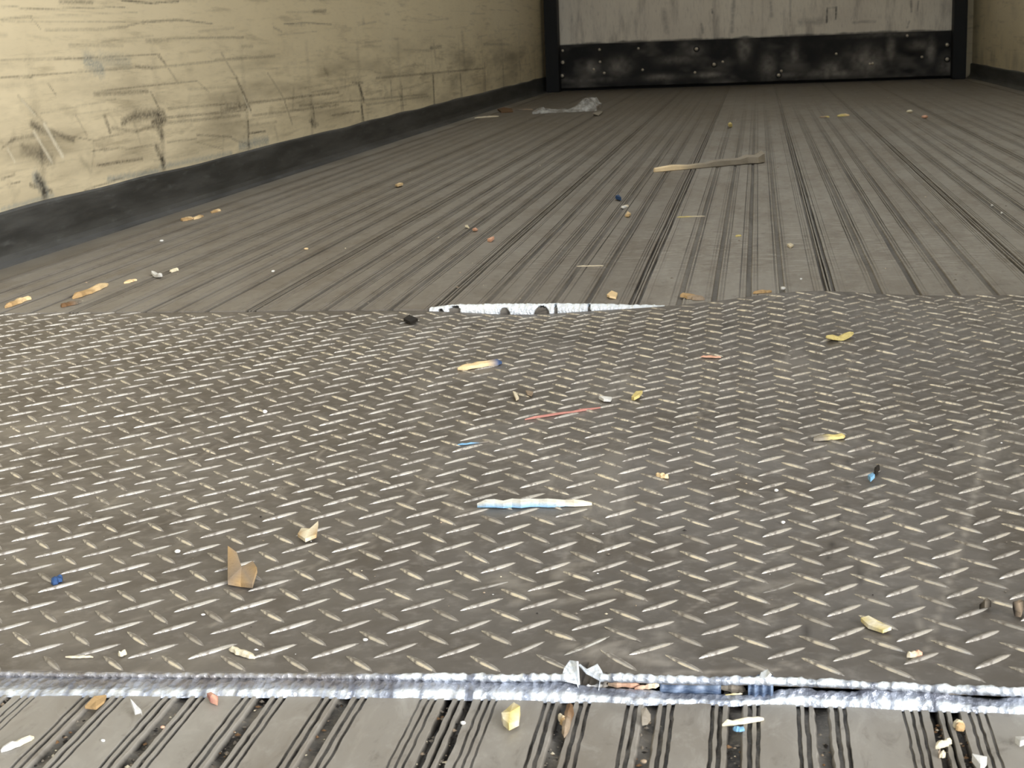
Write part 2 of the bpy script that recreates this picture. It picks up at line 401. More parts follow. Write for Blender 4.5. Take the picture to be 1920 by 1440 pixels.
# --- floor: dark subfloor slab carrying separate extruded planks
fl = link('floor', box_mesh('floor', XL, XR, YR, YF, -.14, -.05), SUB); structure(fl)
SEAM = [-1.182, -.930, -.675, -.419, -.1605, .0945, .370, .645, .920, 1.155]
def plank_profile(w):
    """list of (x, z, groove) across one plank, seam to seam"""
    G = []
    h = .0055
    G += [(h, .0021, .006, 1.0), (.0125, .0008, .0016, .8), (.0165, .0008, .0016, .8), (.0205, .0007, .0012, .6)]
    for fr in (.231, .406, .581, .755):
        cx = fr * w
        G += [(cx, .0037, .0030, 1.0), (cx - .0076, .0012, .002, .9), (cx + .0076, .0012, .002, .9), (cx - .0118, .0010, .0018, .85), (cx + .0118, .0010, .0018, .85)]
    G += [(w - h, .0021, .006, 1.0), (w - .0125, .0008, .0016, .8), (w - .0165, .0008, .0016, .8), (w - .0205, .0007, .0012, .6)]
    G.sort()
    pr = [(0.0004, -.004, 1.0), (0.0010, 0.0, .25)]
    for cx, hw, d, k in G:
        pr += [(cx - hw * 1.15, 0.0, 0.0), (cx - hw * .8, -d, k), (cx + hw * .8, -d, k), (cx + hw * 1.15, 0.0, 0.0)]
    pr += [(w - .0010, 0.0, .25), (w - .0004, -.004, 1.0)]
    return pr
def plank(x0, x1, y0f, y1, near):
    pr = plank_profile(x1 - x0); P = np.array(pr)
    L = y1 - y0f
    rg_ = random.Random(int(x0 * 1000) + 77)
    gk = [rg_.uniform(.15, 1.15) for _ in range(40)]; gw = [rg_.uniform(.75, 1.15) for _ in range(40)]
    ysx = y0f + L * np.linspace(0, 1, 60 if not near else 110) ** (2.0 if not near else 1)
    Vv = []; ga = []; gm = []
    for iy, y in enumerate(ysx):
        fade = 1.0 if near else min(.75, (.3 if x0 < .05 else .12) + max(0, y - 1.95) / 1.2)
        wig = (vnoise(np.array([y * 6.0 + x0 * 50]), np.array([x0 * 31.0 + 3]))[0] - .5) * .0008
        jit = [(vnoise(np.array([y * 150.0 + q0 * 5.3]), np.array([q0 * 1.7 + x0 * 40]))[0] - .5) * .0008 if near else 0 for q0 in range(40)]
        for k, (px, pz, gr) in enumerate(P):
            px = px + jit[(k + 2) // 4]
            thin = gr in (.8, .6, .9, .85)
            f = fade if thin else (1.0 if near else .72)
            if not near: f *= (gk if thin else gw)[(k + 2) // 4]
            nz = vnoise(np.array([y * (85 if near else 9) + (k // 4) * 7.7]), np.array([k * 3.1 + x0 * 9]))[0]
            Vv.append((x0 + px + wig, y, pz * f * (.55 + .8 * nz) * (1 - .8 * min(1, max(0, (y - 4) / 3.5))) if gr > .3 else pz))
            soft = 1 - .88 * min(1, max(0, (y - 3.6) / 3.2))
            ga.append((gr * f * (.55 + .6 * nz) if gr > .3 else gr) * soft)
            gm.append(0.0 if near else min(.75, .16 + (.24 if x0 < -.3 else 0) + .5 * min(1, max(0, (y - 4.0) / 4))))  # dirt tone plus painted dimming of left planks and far end
    nP = len(P); q = grid_faces(len(ysx), nP)
    n0 = len(Vv)
    # sides and bottom
    for y in (ysx[0], ysx[-1]):
        Vv += [(x0 + .0004, y, -.05), (x1 - .0004, y, -.05)]; ga += [1, 1]; gm += [.5, .5]
    last = (len(ysx) - 1) * nP
    polys = [list(range(nP)) + [n0 + 1, n0], list(range(last + nP - 1, last - 1, -1)) + [n0 + 2, n0 + 3],
             [n0, n0 + 1, n0 + 3, n0 + 2],
             [0, n0] + [n0 + 2] + [last] , [nP - 1, last + nP - 1, n0 + 3, n0 + 1]]
    me = mesh_np('floor_plank', Vv, quads=q[:, ::-1], polys=polys)
    fattr(me, 'groove', ga); fattr(me, 'grime_shade', gm)
    return link('floor_plank', me, FLOOR, fl)
REAR_CUT = {}
for i in range(len(SEAM) - 1):
    a, b = SEAM[i], SEAM[i + 1]
    plank(a, b, YR, PY0 + .012, True)
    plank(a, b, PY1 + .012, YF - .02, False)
for nm, x0, x1 in (('edge_strip', XL + .024, SEAM[0] - .006), ('edge_strip', SEAM[-1] + .006, XR - .024)):
    for (ya, yb) in ((YR, PY0 + .012), (PY1 + .012, YF - .02)):
        link(nm, box_mesh(nm, x0, x1, ya, yb, -.05, .0, .0012), EDGE, fl)

# ------------------------------------------------------------------ tread plate
# gentle buckling of the plate (mm), measured on a coarse lattice of bumps
BUCK = [-0.33, -1.74, -2.58, -8.45, 1.08, -2.21, -9.63, 2.51, -0.41, -9.58, -2.94, -1.64, -11.34, 6.87, -16.29, -4.72, 0.71, -3.94, 0.79, -5.53, 2.25, 0.33, 3.84, -6.19, 3.93, 1.35, -7.78, 2.07, -10.3, 10.78, 0.64, 0.56, 0.26, -3.56, 5.33]
BX, BY = np.linspace(-1.0, .35, 7), np.linspace(.76, 1.9, 5)
def plate_z(X, Y):
    X = np.asarray(X, float); Y = np.asarray(Y, float)
    t = np.clip((Y - PY0) / (PY1 - PY0), 0, 1)
    z = np.zeros(np.broadcast(X, Y).shape) + .011
    for i_, a_ in enumerate(BX):
        ex = np.exp(-((X - a_) / .26) ** 2)
        for j_, b_ in enumerate(BY):
            z = z + BUCK[i_ * 5 + j_] * .001 * ex * np.exp(-((Y - b_) / .32) ** 2)
    rear = .0004 - .0085 * np.exp(-((X + .30) / .10) ** 2) * np.clip((t - .8) / .2, 0, 1) ** 1.5 \
        + .012 / (1 + np.exp(-(X + .07) / .035)) \
        + .008 * np.exp(-((X - .07) / .085) ** 2) * np.clip((t - .82) / .18, 0, 1) ** 1.4
    k_ = np.clip((t - .62) / .36, 0, 1); k_ = k_ * k_ * (3 - 2 * k_)
    z = z * (1 - k_) + rear * k_
    z = np.where(z < .0, z * .8, z)
    z = z + .0016 * (fbm(X * 7 + 7, Y * 7 + 2, 2) - .5) * np.clip(t * 8, 0, 1) * np.clip((1 - t) * 8, 0, 1)
    z = z + .0045 * np.exp(-((X + .085) / .035) ** 2 - ((Y - .80) / .035) ** 2)
    z = z + .0025 * np.exp(-((X - .02) / .07) ** 2 - ((Y - .775) / .03) ** 2)
    z = z - .0030 * np.exp(-((X + .16) / .07) ** 2 - ((Y - .93) / .05) ** 2)
    return z
def dense(lo, hi, a, b, fine, coarse):
    out = list(np.arange(lo, a, coarse)) + list(np.arange(a, b, fine)) + list(np.arange(b, hi, coarse)) + [hi]
    return np.array(out)
xs = dense(XL + .004, XR - .004, -1.06, .38, .0036, .03)
ysp = np.concatenate([np.arange(PY0, 1.25, .0036), np.arange(1.25, PY1, .006), [PY1]])
Xg, Yg = np.meshgrid(xs, ysp, indexing='ij')
Zp = plate_z(Xg, Yg)
edge_wob = .0015 * (fbm(Xg * 60, Xg * 0 + 3.3, 3) - .5)
Yw = Yg + edge_wob * np.clip(1 - (Yg - PY0) / .02, 0, 1)
V = np.stack([Xg, Yw, Zp], -1).reshape(-1, 3)
P2 = V[:, :2]
pale = np.zeros(len(V)); stain = np.zeros(len(V))
def pl(x, y):
    p = on_floor(x, y, .004)
    for _ in range(4): p = on_floor(x, y, float(plate_z(p[0], p[1])))
    return p
def plate_strokes(S):
    out = []
    for x0, y0, x1, y1, wd, k in S:
        a = pl(x0, y0); b = pl(x1, y1); out.append((a[:2], b[:2], wd * .5 * (a[1] + b[1]) / 2 / F_PX, k))
    return out
strokes(P2, plate_strokes([(1846,800,1838,880,9,.5),(1838,880,1810,1000,10,.6),(1810,1000,1770,1120,11,.6),(1770,1120,1738,1220,10,.5),(380,950,330,1030,22,.25),(1060,1210,1250,1245,34,.55),(1160,1205,1100,1230,30,.5),(1250,1262,1460,1255,22,.6),(1465,1240,1500,1255,20,.5),(930,1085,1010,1110,70,.45),(1040,1130,1150,1110,50,.35),(1420,1105,1500,1090,60,.4),(960,960,1100,985,18,.3),(1450,800,1400,800,24,.3),(1630,780,1700,790,20,.25)]), pale, .3, 700)
strokes(P2, plate_strokes([(560,625,660,615,26,.75),(640,610,770,603,22,.7),(580,632,700,636,14,.5),(745,606,780,604,16,1),(1590,850,1588,960,4,.6),(1575,960,1550,1060,5,.8),(1608,1040,1616,1120,4,.6),(1515,1160,1508,1230,6,.7),(1750,850,1830,855,26,.4),(1782,833,1802,868,5,.8),(300,960,350,1080,26,.25),(345,1000,330,1080,5,.35),(1090,1205,1092,1235,10,.6),(820,930,1000,945,8,.2),(260,724,285,728,12,.7),(880,610,1180,650,50,.5),(900,660,1150,690,30,.35),(1155,700,1160,760,5,.5)]), stain, .3, 700)
rw = random.Random(9); sc1 = []; sc2 = []
for k in range(150):
    x0 = rw.uniform(-1.0, .35); y0 = rw.uniform(PY0, PY1); L_ = rw.uniform(.02, .22); a_ = rw.gauss(math.pi / 2, .35)
    sc1.append(((x0, y0), (x0 + L_ * math.cos(a_), y0 + L_ * math.sin(a_)), rw.uniform(.0006, .0018), rw.uniform(.15, .5)))
for k in range(60):
    x0 = rw.uniform(-1.0, .35); y0 = rw.uniform(PY0, PY1); L_ = rw.uniform(.005, .08); a_ = rw.gauss(math.pi / 2, .8)
    sc2.append(((x0, y0), (x0 + L_ * math.cos(a_), y0 + L_ * math.sin(a_)), rw.uniform(.0008, .006), rw.uniform(.15, .5)))
strokes(P2, sc1, pale, .3, 700); strokes(P2, sc2, stain, .3, 700)
spot = fbm(P2[:, 0] * 55, P2[:, 1] * 55, 3)
pale = np.maximum(pale, np.clip(spot * 5 - 3.6, 0, 1) * .5)
tri = [ey0[:2] for ey0 in (on_y(1084, 1285, PY0), on_y(1128, 1285, PY0))]
tx0, tx1 = tri[0][0], tri[1][0]
q_ = V
ins = (q_[:, 0] > tx0) & (q_[:, 0] < tx1) & (q_[:, 1] < PY0 + .0125 * (1 - (q_[:, 0] - tx0) / (tx1 - tx0)))
V[ins, 2] -= .010
# thickness: skirt along front and rear edge
nX, nY = len(xs), len(ysp)
q = grid_faces(nX, nY)
base = len(V)
fr = V.reshape(nX, nY, 3)[:, 0].copy(); fr[:, 2] -= .0045; fr[:, 1] += .0006
rr = V.reshape(nX, nY, 3)[:, -1].copy(); rr[:, 2] -= .0045
V = np.concatenate([V, fr, rr])
i = np.arange(nX - 1)
q2 = np.stack([i * nY, base + i, base + i + 1, (i + 1) * nY], 1)
q3 = np.stack([i * nY + nY - 1, (i + 1) * nY + nY - 1, base + nX + i + 1, base + nX + i], 1)
me = mesh_np('tread_plate', V, quads=np.concatenate([q, q2, q3])); smooth(me)
fattr(me, 'pale', np.concatenate([pale, np.ones(2 * nX) * .4])); fattr(me, 'stain', np.concatenate([stain, np.zeros(2 * nX)]))
plate = link('tread_plate', me, PLATE)
thing(plate, 'dented grey diamond tread plate patch welded over the trailer floor', 'metal plate')

# lugs ------------------------------------------------------------
def lug_geo(L=.0310, W=.0022, H=.0016, seed=0):
    rr = random.Random(seed)
    st = np.array([-1, -.82, -.5, 0, .5, .82, 1.0]); Vv = []; wn = []
    for t in st:
        s = max(0.0, 1 - t * t)
        hw = W * s ** .75; hh = H * s ** .5
        j = (rr.random() - .5) * .0004
        for (u, zf, wv) in ((-1, 0, .8), (-.76, .82, 1), (0, 1, .10), (.76, .82, .7), (1, 0, .5)):  # edge wear; near side painted brighter as a sky glint
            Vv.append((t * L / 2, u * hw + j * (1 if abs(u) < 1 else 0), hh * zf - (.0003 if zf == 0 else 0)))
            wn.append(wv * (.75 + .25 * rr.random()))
    q = grid_faces(7, 5)
    return np.array(Vv), np.array(q), np.array(wn)
PIT = 0.03657; LX0, LY0, LTH = 0.08522, 1.05135, 0.01087
lug_meshes = []
for s in range(6):
    for kind in (0, 1):
        Vl, ql, wn = lug_geo(L=.0312 + .0012 * (s % 3 - 1), seed=s * 2 + kind)
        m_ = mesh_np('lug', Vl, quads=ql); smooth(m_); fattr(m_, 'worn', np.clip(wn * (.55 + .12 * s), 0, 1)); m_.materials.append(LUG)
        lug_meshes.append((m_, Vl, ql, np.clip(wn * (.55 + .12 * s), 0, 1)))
flat_spots = [(pl(x, y)[:2], r) for x, y, r in ((950, 1095, .022), (1100, 1120, .02), (1460, 1100, .02), (1130, 1225, .03), (1060, 1235, .02), (640, 1075, .01), (700, 620, .05), (340, 1000, .014), (1050, 640, .05), (1340, 1255, .02))]
lugs = []
for a in range(-45, 38):
    for b in range(-14, 30):
        for kind in (0, 1):
            u = a + .5 * kind; v = b + .5 * kind
            x = LX0 + PIT * (u - v * LTH) + .0006 * math.sin(a * 1.7 + b); y = LY0 + PIT * (v + u * LTH) + .0006 * math.sin(b * 2.3 + a)
            if not (XL + .03 < x < XR - .03 and PY0 + .006 < y < PY1 - .006): continue
            lugs.append((x, y, kind))
def lug_matrix(x, y, kind, hs):
    e = .006
    z = float(plate_z(x, y)); zx = (float(plate_z(x + e, y)) - float(plate_z(x - e, y))) / (2 * e); zy = (float(plate_z(x, y + e)) - float(plate_z(x, y - e))) / (2 * e)
    nrm = Vector((-zx, -zy, 1)).normalized()
    ang = math.radians(45 if kind == 0 else -45) + R.uniform(-.03, .03)
    tx = Vector((math.cos(ang), math.sin(ang), 0)); tx = (tx - nrm * tx.dot(nrm)).normalized(); ty = nrm.cross(tx)
    m = Matrix((tx, ty, nrm)).transposed().to_4x4()
    m.translation = Vector((x, y, z))
    return m @ Matrix.Diagonal((1, 1 if kind == 0 else -1, hs, 1)) if kind == 0 else m @ Matrix.Diagonal((1, 1, hs, 1))
info = []
for (x, y, kind) in lugs:
    px, py = project((x, y, .005))
    vis = -20 < px < 1940 and -20 < py < 1460
    hs = .75 + .4 * R.random()
    for c_, r_ in flat_spots:
        d = math.hypot(x - c_[0], (y - c_[1]))
        if d < r_: hs *= .25 + .5 * d / r_
    info.append((0 if vis else 1, y if vis else 99, x, y, kind, hs, R.randrange(6)))
info.sort()
SV, SQ, SWN = [], [], []; nb = 0
for idx, (_, _, x, y, kind, hs, s) in enumerate(info):
    m_, Vl, ql, wn = lug_meshes[s * 2 + kind]
    M = lug_matrix(x, y, kind, hs)
    if idx < 300:
        o = link('lug', m_, None, plate); o.matrix_local = M
    else:
        A = np.array(M); SV.append(Vl @ A[:3, :3].T + A[:3, 3]); SQ.append(ql + nb); SWN.append(wn); nb += len(Vl)
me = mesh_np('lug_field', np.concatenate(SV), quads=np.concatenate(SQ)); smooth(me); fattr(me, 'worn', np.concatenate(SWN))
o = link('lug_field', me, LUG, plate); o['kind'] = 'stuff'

# ------------------------------------------------------------------ front weld: upper rim on the plate edge, lower fillet on the floor
GAP = [(-.7, 0), (-.150, 0), (-.146, .0008), (-.125, .0012), (-.100, .0012), (-.098, .003), (-.085, .005), (-.055, .0055), (-.05, .007), (-.012, .0075), (.004, .0075), (.010, .004), (.025, .002), (.030, .0036), (.050, .0036), (.056, .0), (.064, .0), (.068, .0016), (.076, .0), (.092, 0), (.098, .002), (.120, .004), (.132, .0014), (.2, .001), (.3, 0), (.7, 0)]
gx, gz = zip(*GAP)
wx = np.arange(XL + .012, XR - .012, .0013)
gap = np.interp(wx, gx, gz)
zE = plate_z(wx, np.full_like(wx, PY0))
lump = fbm(wx * 170, wx * 0 + 1.7, 3); lump2 = fbm(wx * 320, wx * 0 + 8.1, 2); bead = .5 + .5 * np.sin(wx * 1150 + 6 * fbm(wx * 20, wx * 0, 2))
openf = np.clip(gap / .002, 0, 1); blend = np.clip((wx + .26) / .1, 0.25, 1)
# upper rim
prof_a = np.radians([200, 160, 120, 85, 50, 15, -25, -65, -110])
Vv = []; br = []; sn = []
for k, x in enumerate(wx):
    r = .0014 + .0014 * lump[k] * blend[k] + .0005 * bead[k] * blend[k]
    yc = PY0 - .0005 + .0015 * (lump2[k] - .5); zc = zE[k] - .0012 + .0012 * (lump[k] - .5)
    if tx0 < x < tx1 - .001: zc -= .0085
    for a in prof_a:
        Vv.append((x, yc - math.cos(a) * r * -1.0 * -1 if False else yc - r * math.cos(a), zc + r * math.sin(a)))
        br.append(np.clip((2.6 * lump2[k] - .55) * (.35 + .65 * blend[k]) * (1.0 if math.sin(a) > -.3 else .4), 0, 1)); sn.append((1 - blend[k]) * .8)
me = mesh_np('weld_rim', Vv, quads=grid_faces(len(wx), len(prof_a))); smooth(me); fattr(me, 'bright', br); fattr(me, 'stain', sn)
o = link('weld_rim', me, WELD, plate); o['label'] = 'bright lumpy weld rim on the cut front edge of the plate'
# lower fillet on the floor
toe = np.interp(wx, [-.72, -.42, -.27, -.15, -.06, .02, .08, .14, .5], [.731, .733, .744, .749, .750, .755, .753, .753, .752])
Vv = []; br = []; sn = []
NP = 12
for k, x in enumerate(wx):
    top = max(.0006, zE[k] - .0022 - gap[k]); y0 = toe[k] + .004 * (fbm(np.array([x * 70.]), np.array([2.2]), 3)[0] - .5); y1 = PY0 + .002
    for j in range(NP):
        t = j / (NP - 1)
        yv = y0 + (y1 - y0) * t
        zv = top * (1 - (1 - t) ** 1.6) + .0011 * math.sin(min(1, t * 3.2) * math.pi) * (.5 + lump[k]) + .0006 * bead[k] * math.sin(t * math.pi) + (.0005 * (vnoise(np.array([x * 900.]), np.array([t * 9.]))[0] - .5) if 0 < j < NP - 1 else 0)
        if j == 0: zv = -.0008
        if t > .82: zv -= (t - .82) * .012 * openf[k]
        Vv.append((x, yv, zv))
        rimy = math.exp(-((t - .16) / .16) ** 2)
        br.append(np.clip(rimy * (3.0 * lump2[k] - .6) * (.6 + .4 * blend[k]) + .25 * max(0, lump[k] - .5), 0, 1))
        sn.append(np.clip((.75 - .5 * blend[k]) * math.exp(-((t - .65) / .3) ** 2) * (.4 + lump[k]), 0, 1))
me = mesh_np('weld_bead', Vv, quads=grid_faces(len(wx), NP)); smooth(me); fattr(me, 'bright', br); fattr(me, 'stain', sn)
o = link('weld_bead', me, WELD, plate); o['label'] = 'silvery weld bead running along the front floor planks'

# torn flaps on the front edge
def patch(name, pts, faces, mat, parent, thick=.0012, bright=.8, label=None):
    me = mesh_np(name, pts, polys=faces)
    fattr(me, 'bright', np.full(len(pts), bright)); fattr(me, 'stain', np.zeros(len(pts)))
    o = link(name, me, mat, parent)
    md = o.modifiers.new('solid', 'SOLIDIFY'); md.thickness = thick; md.offset = 0
    if label: o['label'] = label
    return o
def ey(x, y, dY=0.0): return tuple(on_y(x, y, PY0 + dY))
patch('torn_flap', [ey(1052, 1276, -.001), ey(1086, 1284, -.004), ey(1083, 1240, -.001), ey(1070, 1238, .004), ey(1060, 1252, .004)], [(0, 1, 2, 3, 4)], WELD, plate, .0014, 1.0, 'bright torn corner of plate edge curled upward')
patch('torn_flap', [ey(1086, 1246, .002), ey(1100, 1262, -.001), ey(1128, 1277, -.002), ey(1130, 1262, .004), ey(1120, 1246, .006), ey(1100, 1256, .004)], [(0, 1, 5), (1, 2, 3, 4, 5)], WELD, plate, .0012, .75)
patch('torn_flap', [ey(1424, 1272, -.001), ey(1436, 1274, -.003), ey(1446, 1264, -.002), ey(1440, 1256, .004), ey(1428, 1262, .003)], [(0, 1, 2, 3, 4)], WELD, plate, .0012, .9)

# ------------------------------------------------------------------ rear weld, torn open where the plate dips
wx2 = np.arange(-.428, -.118, .0011)
t_ = (wx2 - wx2[0]) / (wx2[-1] - wx2[0])
zp = plate_z(wx2, np.full_like(wx2, PY1))
env = np.clip(np.minimum(t_ / .12, (1 - t_) / .45), 0, 1) ** .7
ztop = .0015 + .0042 * env + .0030 * (fbm(wx2 * 160, wx2 * 0 + 4.4, 3) - .5)
HOLES = [(on_y(px_, 588, PY1)[0], w_, h_) for px_, w_, h_ in ((850, .008, .75), (824, .004, .5), (944, .007, .5), (1014, .010, .62), (1040, .0022, .9), (1103, .0022, .9))]
NP = 13; Vv = []; br = []; sn = []
l2 = fbm(wx2 * 260, wx2 * 0 + 2.1, 3)
for k, x in enumerate(wx2):
    zb = min(zp[k] - .004, ztop[k] - .003)
    for j in range(NP):
        t = j / (NP - 1)
        yv = PY1 + .0055 + .009 * t ** 2 + .0012 * (l2[k] - .5); zv = zb + (ztop[k] - zb) * math.sin(t * math.pi * .5)
        for hx in HOLES:
            if ((x - hx[0]) / hx[1]) ** 2 + (t / hx[2]) ** 2 < 1: yv += .018; zv -= .002
        if j == NP - 1: yv += .012; zv = -.0005
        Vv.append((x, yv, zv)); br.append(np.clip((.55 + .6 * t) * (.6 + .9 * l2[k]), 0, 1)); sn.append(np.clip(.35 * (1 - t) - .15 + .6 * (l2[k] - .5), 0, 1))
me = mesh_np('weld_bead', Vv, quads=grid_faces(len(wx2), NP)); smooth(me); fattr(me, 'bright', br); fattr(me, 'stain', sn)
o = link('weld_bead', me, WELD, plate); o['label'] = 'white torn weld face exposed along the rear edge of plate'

# ------------------------------------------------------------------ bulkhead at the far end
PYB = 9.30
bx0, bx1, bz0, bzs = -1.178, 1.110, .016, .268
bh = bpy.data.objects.new('bulkhead_panel', None); COL.objects.link(bh); bh.location = (0, PYB, bz0)
thing(bh, 'worn grey bulkhead panel with a black lower strip at far end', 'bulkhead')
xsb = np.linspace(bx0, bx1, 420); zsb = np.concatenate([np.linspace(bzs - .006, .70, 90), np.linspace(.75, 2.2, 20)])
Xg, Zg = np.meshgrid(xsb, zsb, indexing='ij')
V = np.stack([Xg, np.zeros_like(Xg) + .006 * 0, Zg - bz0], -1).reshape(-1, 3)
dk = np.zeros(len(V))
P2 = np.stack([V[:, 0], V[:, 2] + bz0], 1)
def bstr(S):
    return [(on_y(a, b, PYB)[[0, 2]], on_y(c_, d, PYB)[[0, 2]], wd * .5 * PYB / F_PX, k) for a, b, c_, d, wd, k in S]
strokes(P2, bstr([(1551,15,1550,42,3,.9),(1568,13,1567,36,3,.9),(1552,15,1568,14,2,.6),(1708,2,1709,22,4,.6),(1722,2,1720,20,3,.5),(1482,0,1482,50,2,.5),(1335,18,1336,24,5,.7),(1376,0,1372,60,8,.35),(1245,20,1250,60,10,.3),(1445,0,1446,30,8,.3),(1315,45,1318,60,6,.4),(1540,40,1500,42,16,.3),(1705,40,1701,52,3,.4),(1640,40,1600,42,6,.3)]), dk, .2, 120)
edge = np.clip(1 - (P2[:, 1] - bzs - .02 * fbm(P2[:, 0] * 14, P2[:, 0] * 0, 4) + .004) / .010, 0, 1)
dk = np.maximum(dk, edge * .8)
me = mesh_np('sheet', V, quads=grid_faces(len(xsb), len(zsb))); fattr(me, 'dark', dk)
link('sheet', me, SHEET, bh)
xsb = np.linspace(bx0, bx1, 360); zsb = np.linspace(bz0, bzs + .004, 56)
Xg, Zg = np.meshgrid(xsb, zsb, indexing='ij')
dust = np.clip(fbm(Xg * 5, Zg * 9, 4) * 2.4 - 1.15, 0, 1) * .4
for (px, py, rx, ry, k) in ((1110, 127, 14, 12, .7), (1160, 125, 22, 16, .5), (1300, 95, 18, 10, .5), (1270, 112, 30, 8, .4), (1330, 140, 26, 5, .6), (1395, 90, 12, 22, .5), (1440, 125, 14, 22, .45), (1490, 105, 8, 20, .45), (1560, 130, 18, 16, .55), (1625, 115, 30, 24, .6), (1560, 138, 50, 8, .5), (1745, 95, 8, 20, .6), (1725, 85, 20, 8, .5), (1775, 125, 14, 14, .4), (1670, 90, 8, 26, .45), (1240, 145, 30, 6, .5), (1100, 150, 60, 6, .3), (1660, 65, 60, 5, .3), (1480, 140, 40, 5, .4)):
    c_ = on_y(px, py, PYB); sx = rx * PYB / F_PX; sz = ry * PYB / F_PX
    d2 = ((Xg - c_[0]) / sx) ** 2 + ((Zg - c_[2]) / sz) ** 2
    dust = np.maximum(dust, k * np.exp(-d2) * (.25 + 1.3 * fbm(Xg * 40, Zg * 40, 3)))
dust = np.clip(dust * 1.15, 0, .8)
bowl = np.zeros_like(Xg)
c_ = on_y(1725, 105, PYB); bowl += .018 * np.exp(-(((Xg - c_[0]) / .085) ** 2 + ((Zg - c_[2]) / .055) ** 2))
c_ = on_y(1110, 120, PYB); bowl += .006 * np.exp(-(((Xg - c_[0]) / .1) ** 2 + ((Zg - c_[2]) / .05) ** 2))
V = np.stack([Xg, -.008 + bowl, Zg - bz0], -1).reshape(-1, 3)
me = mesh_np('kick_strip', V, quads=grid_faces(360, 56)); smooth(me); fattr(me, 'dust', dust.ravel())
ks = link('kick_strip', me, STRIP, bh); ks['label'] = 'black scuffed strip along the bulkhead foot'
md = ks.modifiers.new('solid', 'SOLIDIFY'); md.thickness = .004; md.offset = -1
def dome(name, r, h, mat):
    Vv = []; 
    for j in range(4):
        a = j / 3 * math.pi / 2
        for i_ in range(12):
            th = i_ / 12 * 2 * math.pi; Vv.append((r * math.cos(a) * math.cos(th), -h * math.sin(a), r * math.cos(a) * math.sin(th)))
    Q = [(j * 12 + i_, j * 12 + (i_ + 1) % 12, (j + 1) * 12 + (i_ + 1) % 12, (j + 1) * 12 + i_) for j in range(3) for i_ in range(12)]
    m = mesh_np(name, Vv, quads=Q); smooth(m); m.materials.append(mat); return m
link('gap_shade_bar', box_mesh('gap_shade_bar', bx0, bx1, .03, .06, -bz0, .03, .002), POST, bh)  # black bar added for the shade in the gap under the panel
bolt_m = dome('bolt', .0085, .006, BOLT); ring_m = dome('washer', .014, .003, WASH)
for (px, py, big_) in ((1055, 95, 0), (1055, 117, 1), (1054, 142, 1), (1125, 116, 0), (1133, 137, 0), (1124, 93, 0), (1306, 92, 1), (1339, 121, 1), (1205, 131, 0), (1197, 91, 0), (1113, 130, 0), (1303, 136, 0), (1355, 116, 0), (1460, 141, 1), (1465, 133, 0), (1568, 101, 0), (1701, 67, 0), (1776, 84, 1), (1776, 111, 1), (1729, 107, 0), (1631, 120, 0), (1636, 119, 0)):
    c_ = on_y(px, py, PYB - .008)
    o = link('bolt', bolt_m, None, bh, (c_[0], -.0085 if abs(px - 1729) > 5 else .002, c_[2] - bz0)); s_ = 1.35 if big_ else .95
    o.scale = (s_, s_, s_)
    if big_:
        link('washer', ring_m, None, o, (0, 0.0005, 0))
for nm, x0, x1 in (('trim_1', -1.243, -1.166), ('trim_2', 1.098, 1.172)):
    structure(link(nm, box_mesh(nm, x0, x1, 9.13, 9.24, 0.0, ZC, .004), POST))
    
